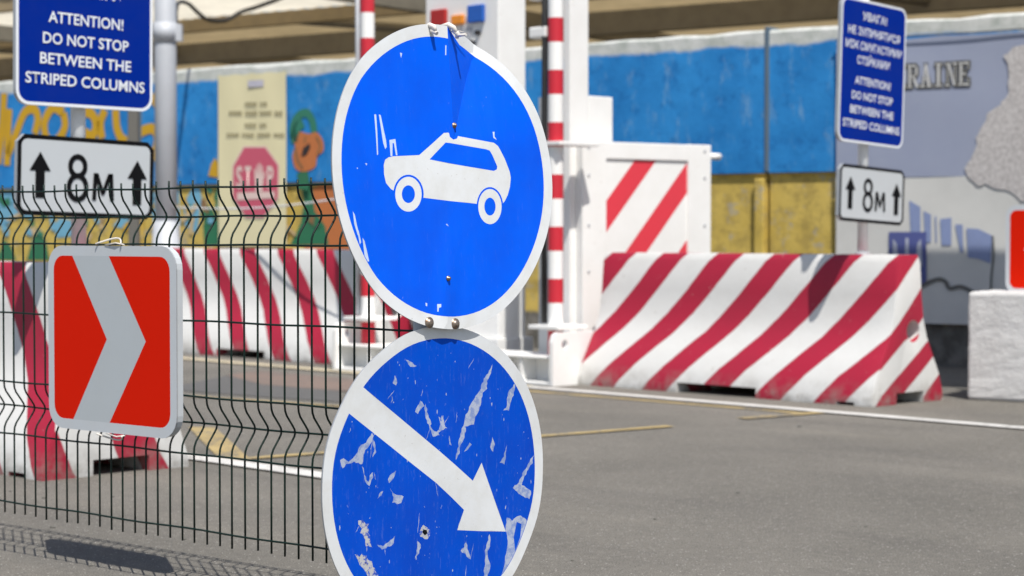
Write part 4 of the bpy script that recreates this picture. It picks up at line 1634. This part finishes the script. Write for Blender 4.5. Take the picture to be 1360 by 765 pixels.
layers = [(circle(0.3215, 96), 1), ([tuple(Vector(KE) + (Vector(K0) - Vector(KE)) * 0.97), tuple(Vector(KE) + (Vector(K1) - Vector(KE)) * 0.95), KE], 1)] + [([u1(*p) for p in car], 2), ([u1(*p) for p in win], 1),
          (pe(u1, 542.2, 257.9, 20, 26), 1), (pe(u1, 542.2, 257.9, 17.4, 23.2), 2), (pe(u1, 542.2, 257.9, 8.6, 11.8), 1),
          (pe(u1, 650.5, 274.4, 18.4, 26), 1), (pe(u1, 650.5, 274.4, 16.2, 23.4), 2), (pe(u1, 650.5, 274.4, 7.8, 11.9), 1),
          ([u1(*p) for p in [(596, 175), (600, 172), (608, 173), (609.5, 179), (607, 184), (602, 185.5), (597.5, 182)]], 1)]
layers += [([u1(*p) for p in s_], 3) for s_ in scr]
art_sheet('sign_face', circle(RD), layers, [M['sign_white'], M['sign_blue'], M['sign_white'], M['scraped_white'], M['sheet_metal']], car_sign, 0.003, 4, grid=0.018, bend=dent)


def rim_ring(parent, mat, bend=None, r0=RD, depth=0.011):
    bm = bmesh.new()
    n = 120
    A, B = [], []
    for k in range(n):
        a = 2 * math.pi * k / n
        x, z = r0 * math.cos(a), r0 * math.sin(a)
        d = bend(x, z) if bend else 0
        A.append(bm.verts.new((x * 0.997, -d + 0.0032, z * 0.997)))
        B.append(bm.verts.new((x * 0.985, -d + depth, z * 0.985)))
    for k in range(n):
        f = bm.faces.new((A[k], A[(k + 1) % n], B[(k + 1) % n], B[k]))
        f.smooth = True
    bmesh.ops.recalc_face_normals(bm, faces=bm.faces)
    return mesh_obj('rolled_rim', bm, mat, parent)


rim_ring(car_sign, M['sheet_metal'], dent)


def bolt_at(parent, uf, px, py, r, bend=None, name='bolt'):
    a, c = uf(px, py)
    d = bend(a, c) if bend else 0
    bm = bmesh.new()
    rr = [r * 1.5, r * 1.5, r, r * 0.85, r * 0.3]
    yy = [0.001, -0.002, -0.0022, -0.0065, -0.008]
    tube(bm, [(a, -d + y, c) for y in yy], rr, 14)
    return mesh_obj(name, bm, M['bolt'], parent, smooth=False)


bolt_at(car_sign, u1, 603.5, 166.5, 0.0045, dent)
bolt_at(car_sign, u1, 592, 370, 0.004, dent)
for px, py in ((569, 428.5), (603.5, 430)):
    bolt_at(car_sign, u1, px, py, 0.0085, dent)
# two pale clips with knotted ties on the top edge
for i, (px, py) in enumerate(((571, 39), (602, 43))):
    a, c = u1(px, py)
    d = dent(a, c)
    bm = bmesh.new()
    if i == 0:
        tube(bm, [(a - .002, -d + .02, c + .006), (a - .001, -d - .002, c + .010), (a + .001, -d - .014, c + .004), (a + .002, -d - .016, c - .006)], [.004, .0058, .0058, .004], 10)
        tube(bm, [(a + .002, -d - .004, c - .002), (a + .003, -d - .020, c - .012)], [.006, .0045], 10)
    else:
        tube(bm, [(a - .014, -d + .02, c + .016), (a - .010, -d - .004, c + .018), (a - .002, -d - .012, c + .010), (a + .004, -d - .014, c - .002)], [.0045, .0062, .0062, .005], 10)
        tube(bm, [(a + .000, -d - .008, c + .006), (a + .006, -d - .016, c - .004), (a + .007, -d - .012, c - .014)], [.0058, .0062, .004], 10)
        tube(bm, [(a + .004, -d - .01, c + .004), (a + .020, -d - .012, c + .003), (a + .044, -d - .012, c - .0005)], [.0016, .0012, .0008], 6)
        tube(bm, [(a + .006, -d - .012, c - .008), (a + .005, -d - .045, c - .010)], [.004, .003], 8)
    mesh_obj('tie_clip', bm, M['plastic'], car_sign)

arrow_sign = thing('round_sign', 'round blue sign with a white diagonal arrow, scratched and peeling', 'road sign', MS2, 'round blue road signs')
zA = lambda pts: [u2(425 + x / 2.2514, 425 + y / 2.2514) for x, y in pts]
zB = lambda pts: [u2(560 + x / 2.2514, 425 + y / 2.2514) for x, y in pts]
arrow = [(452, 490), (475, 508), (529, 553), (582, 598.5), (606, 619.5), (627.5, 638.5), (640, 614.6), (672, 706), (640, 705.4), (607.5, 704), (615.5, 677), (597, 658.5), (578, 640.5), (518, 592), (458, 545), (438, 530)]


def ragged(poly, amp=0.0022, seed=1):
    r_ = random.Random(seed)
    out = []
    n = len(poly)
    for i in range(n):
        p, q = Vector(poly[i]), Vector(poly[(i + 1) % n])
        d = q - p
        k = max(1, min(6, int(d.length / 0.006)))
        nn = Vector((-d.y, d.x)).normalized() if d.length > 0 else Vector((0, 0))
        for j in range(k):
            u = j / k
            out.append(tuple(p + d * u + nn * r_.uniform(-amp, amp) * (0.4 if j == 0 else 1.0)))
    return out


peels = [zA([(62, 420), (72, 414), (88, 424), (105, 408), (118, 380), (138, 366), (155, 338), (160, 345), (150, 372), (135, 388), (128, 430), (104, 424), (80, 432), (70, 444)]),
         zA([(158, 355), (166, 375), (168, 395), (158, 410), (162, 385)]), zA([(126, 438), (134, 452), (140, 480), (148, 484), (150, 465), (158, 455), (160, 470), (150, 497), (142, 490)]),
         zA([(228, 450), (222, 470), (206, 488), (203, 476), (216, 458)]), zA([(190, 512), (185, 525), (172, 535), (178, 520)]),
         zA([(208, 503), (218, 518), (228, 524), (250, 528), (242, 546), (230, 550), (216, 546), (220, 530)]),
         zA([(284, 275), (290, 258), (300, 240), (312, 256), (300, 266), (292, 280)]), zA([(316, 250), (324, 290), (330, 320), (346, 334), (356, 345), (336, 348), (326, 322), (318, 300), (312, 262)]),
         zA([(354, 288), (368, 312), (380, 322), (362, 330), (346, 342), (358, 312)]), zA([(386, 345), (392, 374), (384, 372)]),
         zA([(172, 672), (190, 676), (206, 666), (225, 645), (222, 668), (204, 678), (186, 687)]), zA([(222, 165), (228, 178), (226, 196), (216, 188)]), zA([(214, 225), (218, 240), (212, 248)]),
         zA([(290, 660), (300, 672), (296, 698), (284, 716), (288, 690)]), zA([(256, 118), (276, 128), (290, 138), (270, 140)]), zA([(286, 36), (310, 32), (300, 48), (312, 46), (296, 50)]),
         zB([(213, 132), (208, 160), (196, 182), (196, 206), (182, 218), (172, 262), (160, 290), (156, 312), (138, 318), (124, 322), (130, 292), (140, 268), (160, 226), (172, 212), (186, 176), (200, 160)]),
         zB([(124, 318), (132, 322), (128, 350), (116, 374), (112, 398), (100, 418), (106, 386), (114, 350)]), zB([(144, 366), (150, 372), (138, 388), (126, 394)]),
         zB([(281, 186), (278, 210), (270, 240), (262, 272), (244, 270), (254, 262), (256, 236), (262, 212)]), zB([(210, 350), (218, 372), (214, 394), (206, 380)]), zB([(255, 364), (252, 400), (248, 432), (234, 426), (246, 408)]),
         zB([(338, 404), (334, 428), (316, 452), (304, 478), (300, 494), (318, 506), (328, 512), (322, 536), (300, 524), (274, 502), (292, 486), (306, 452), (324, 424)]),
         zB([(256, 592), (272, 600), (286, 588), (298, 584), (314, 596), (326, 628), (310, 680), (290, 730), (272, 768), (258, 780), (240, 790), (236, 765), (248, 716), (258, 660), (252, 630)]),
         zB([(118, 690), (128, 680), (134, 655), (138, 684), (148, 716), (132, 700)]), zB([(202, 640), (204, 668), (196, 700), (206, 735), (196, 768), (184, 790), (190, 730), (188, 690)]),
         zB([(8, 256), (20, 290), (28, 312), (22, 318), (10, 284)]), zB([(60, 286), (70, 316), (46, 338), (36, 346), (54, 318)])]
rusts = [zA([(116, 602), (128, 598), (146, 610), (148, 640), (156, 682), (138, 676), (130, 650)]), zA([(104, 700), (130, 706), (156, 720), (172, 768), (200, 800), (150, 790)]),
         zA([(296, 632), (302, 620), (314, 616), (328, 628), (326, 646), (312, 654), (298, 648)])]
blues = [zB([(286, 604), (300, 610), (296, 650), (280, 690), (276, 650)]), zB([(306, 640), (312, 652), (294, 704), (286, 700)]), zA([(104, 388), (116, 384), (112, 400)])]
hole = zA([(304, 634), (308, 626), (318, 628), (320, 638), (312, 644)])
specks = []
rnd = random.Random(21)
for _ in range(110):
    px, py = rnd.uniform(450, 706), rnd.uniform(440, 800)
    a, c = u2(px, py)
    if math.hypot(a, c) > 0.31:
        continue
    s_ = rnd.choice((0.0006, 0.0008, 0.0011, 0.0017))
    st_ = rnd.uniform(0.8, 4.0)
    specks.append([(a + s_ * math.cos(t) * rnd.uniform(.6, 1.2), c + s_ * st_ * math.sin(t) * rnd.uniform(.6, 1.2)) for t in [2 * math.pi * k / 7 for k in range(7)]])
hair = []
for _ in range(26):                                  # fine scratches, mostly steep
    px, py = rnd.uniform(455, 700), rnd.uniform(470, 780)
    a, c = u2(px, py)
    if math.hypot(a, c) > 0.27:
        continue
    ang = rnd.gauss(1.25, 0.35)
    ln = rnd.uniform(0.012, 0.055)
    pts = [(a + ln * k / 5 * math.cos(ang) + rnd.uniform(-.0012, .0012), c + ln * k / 5 * math.sin(ang)) for k in range(6)]
    hair.append(stroke(pts, [0.0006, 0.0014, 0.001, 0.0019, 0.0009, 0.0004]))
cut_in = lambda poly: [(a * min(1, 0.320 / max(1e-6, math.hypot(a, c))), c * min(1, 0.320 / max(1e-6, math.hypot(a, c)))) for a, c in poly]
cut_rim = lambda poly: [(a * min(1, 0.346 / max(1e-6, math.hypot(a, c))), c * min(1, 0.346 / max(1e-6, math.hypot(a, c)))) for a, c in poly]
layers = [(circle(0.3215, 96), 1)] + [(s_, 3) for s_ in specks] + [(cut_in(ragged(p, 0.0024, i)), 3) for i, p in enumerate(peels)] + [(s_, 3) for s_ in hair] + [(cut_in(p), 1) for p in blues] + [(cut_rim(ragged(p, 0.0045, 70 + i)), 5) for i, p in enumerate(rusts)] + [(cut_rim([u2(*p) for p in arrow]), 2), (hole, 6)]
wave = lambda a, c: 0.0020 * math.sin(a * 13 + 1.2) * math.cos(c * 9) + 0.0012 * math.sin(a * 31 + c * 23)
art_sheet('sign_face', circle(RD), layers, [M['sign_white'], M['worn_blue'], M['sign_white'], M['peeled'], M['sheet_metal'], M['rust'], M['black_paint']], arrow_sign, 0.003, 4, grid=0.018, bend=wave)
rim_ring(arrow_sign, M['sheet_metal'], wave)

# post that carries both signs, hidden behind them
pb = (C1 + C2) / 2 - n1 * 0.06
post = thing('sign_post', 'steel post behind the two round signs at the end of the fence', 'post', Matrix.Translation((pb.x - 0.005, pb.y + 0.005, 0)))
bm = bmesh.new()
tube(bm, [(0, 0, 0), (0, 0, 1.27)], 0.022, 16)
mesh_obj('post_tube', bm, M['galv'], post)
bm = bmesh.new()
tube(bm, [(0, 0, 0), (0, 0, 0.03), (0, 0, 0.06)], [0.16, 0.16, 0.05], 24)
mesh_obj('foot_plate', bm, M['dark_post'], post)

# loose grit on the asphalt, near the fence
for (px, py, s_) in ((70, 701, 0.009), (150, 660, 0.006), (14, 653, 0.006), (58, 662, 0.007), (245, 717, 0.006), (120, 752, 0.006), (1062, 567, 0.010), (1290, 678, 0.007), (870, 690, 0.006), (980, 655, 0.007), (760, 745, 0.005), (1150, 700, 0.005), (640, 0, 0)):
    if not s_:
        continue
    g = on_ground(px, py)
    bm = bmesh.new()
    bmesh.ops.create_icosphere(bm, subdivisions=2, radius=s_)
    for v in bm.verts:
        v.co = Vector((v.co.x * random.uniform(.85, 1.3), v.co.y * random.uniform(.8, 1.1), v.co.z * 0.55))
    tag(mesh_obj('pebble', bm, M['dark_post'], matrix=Matrix.Translation(g + Vector((0, 0, s_ * 0.3)))), 'small stone lying loose on the asphalt', 'stone', 'loose stones on the asphalt')
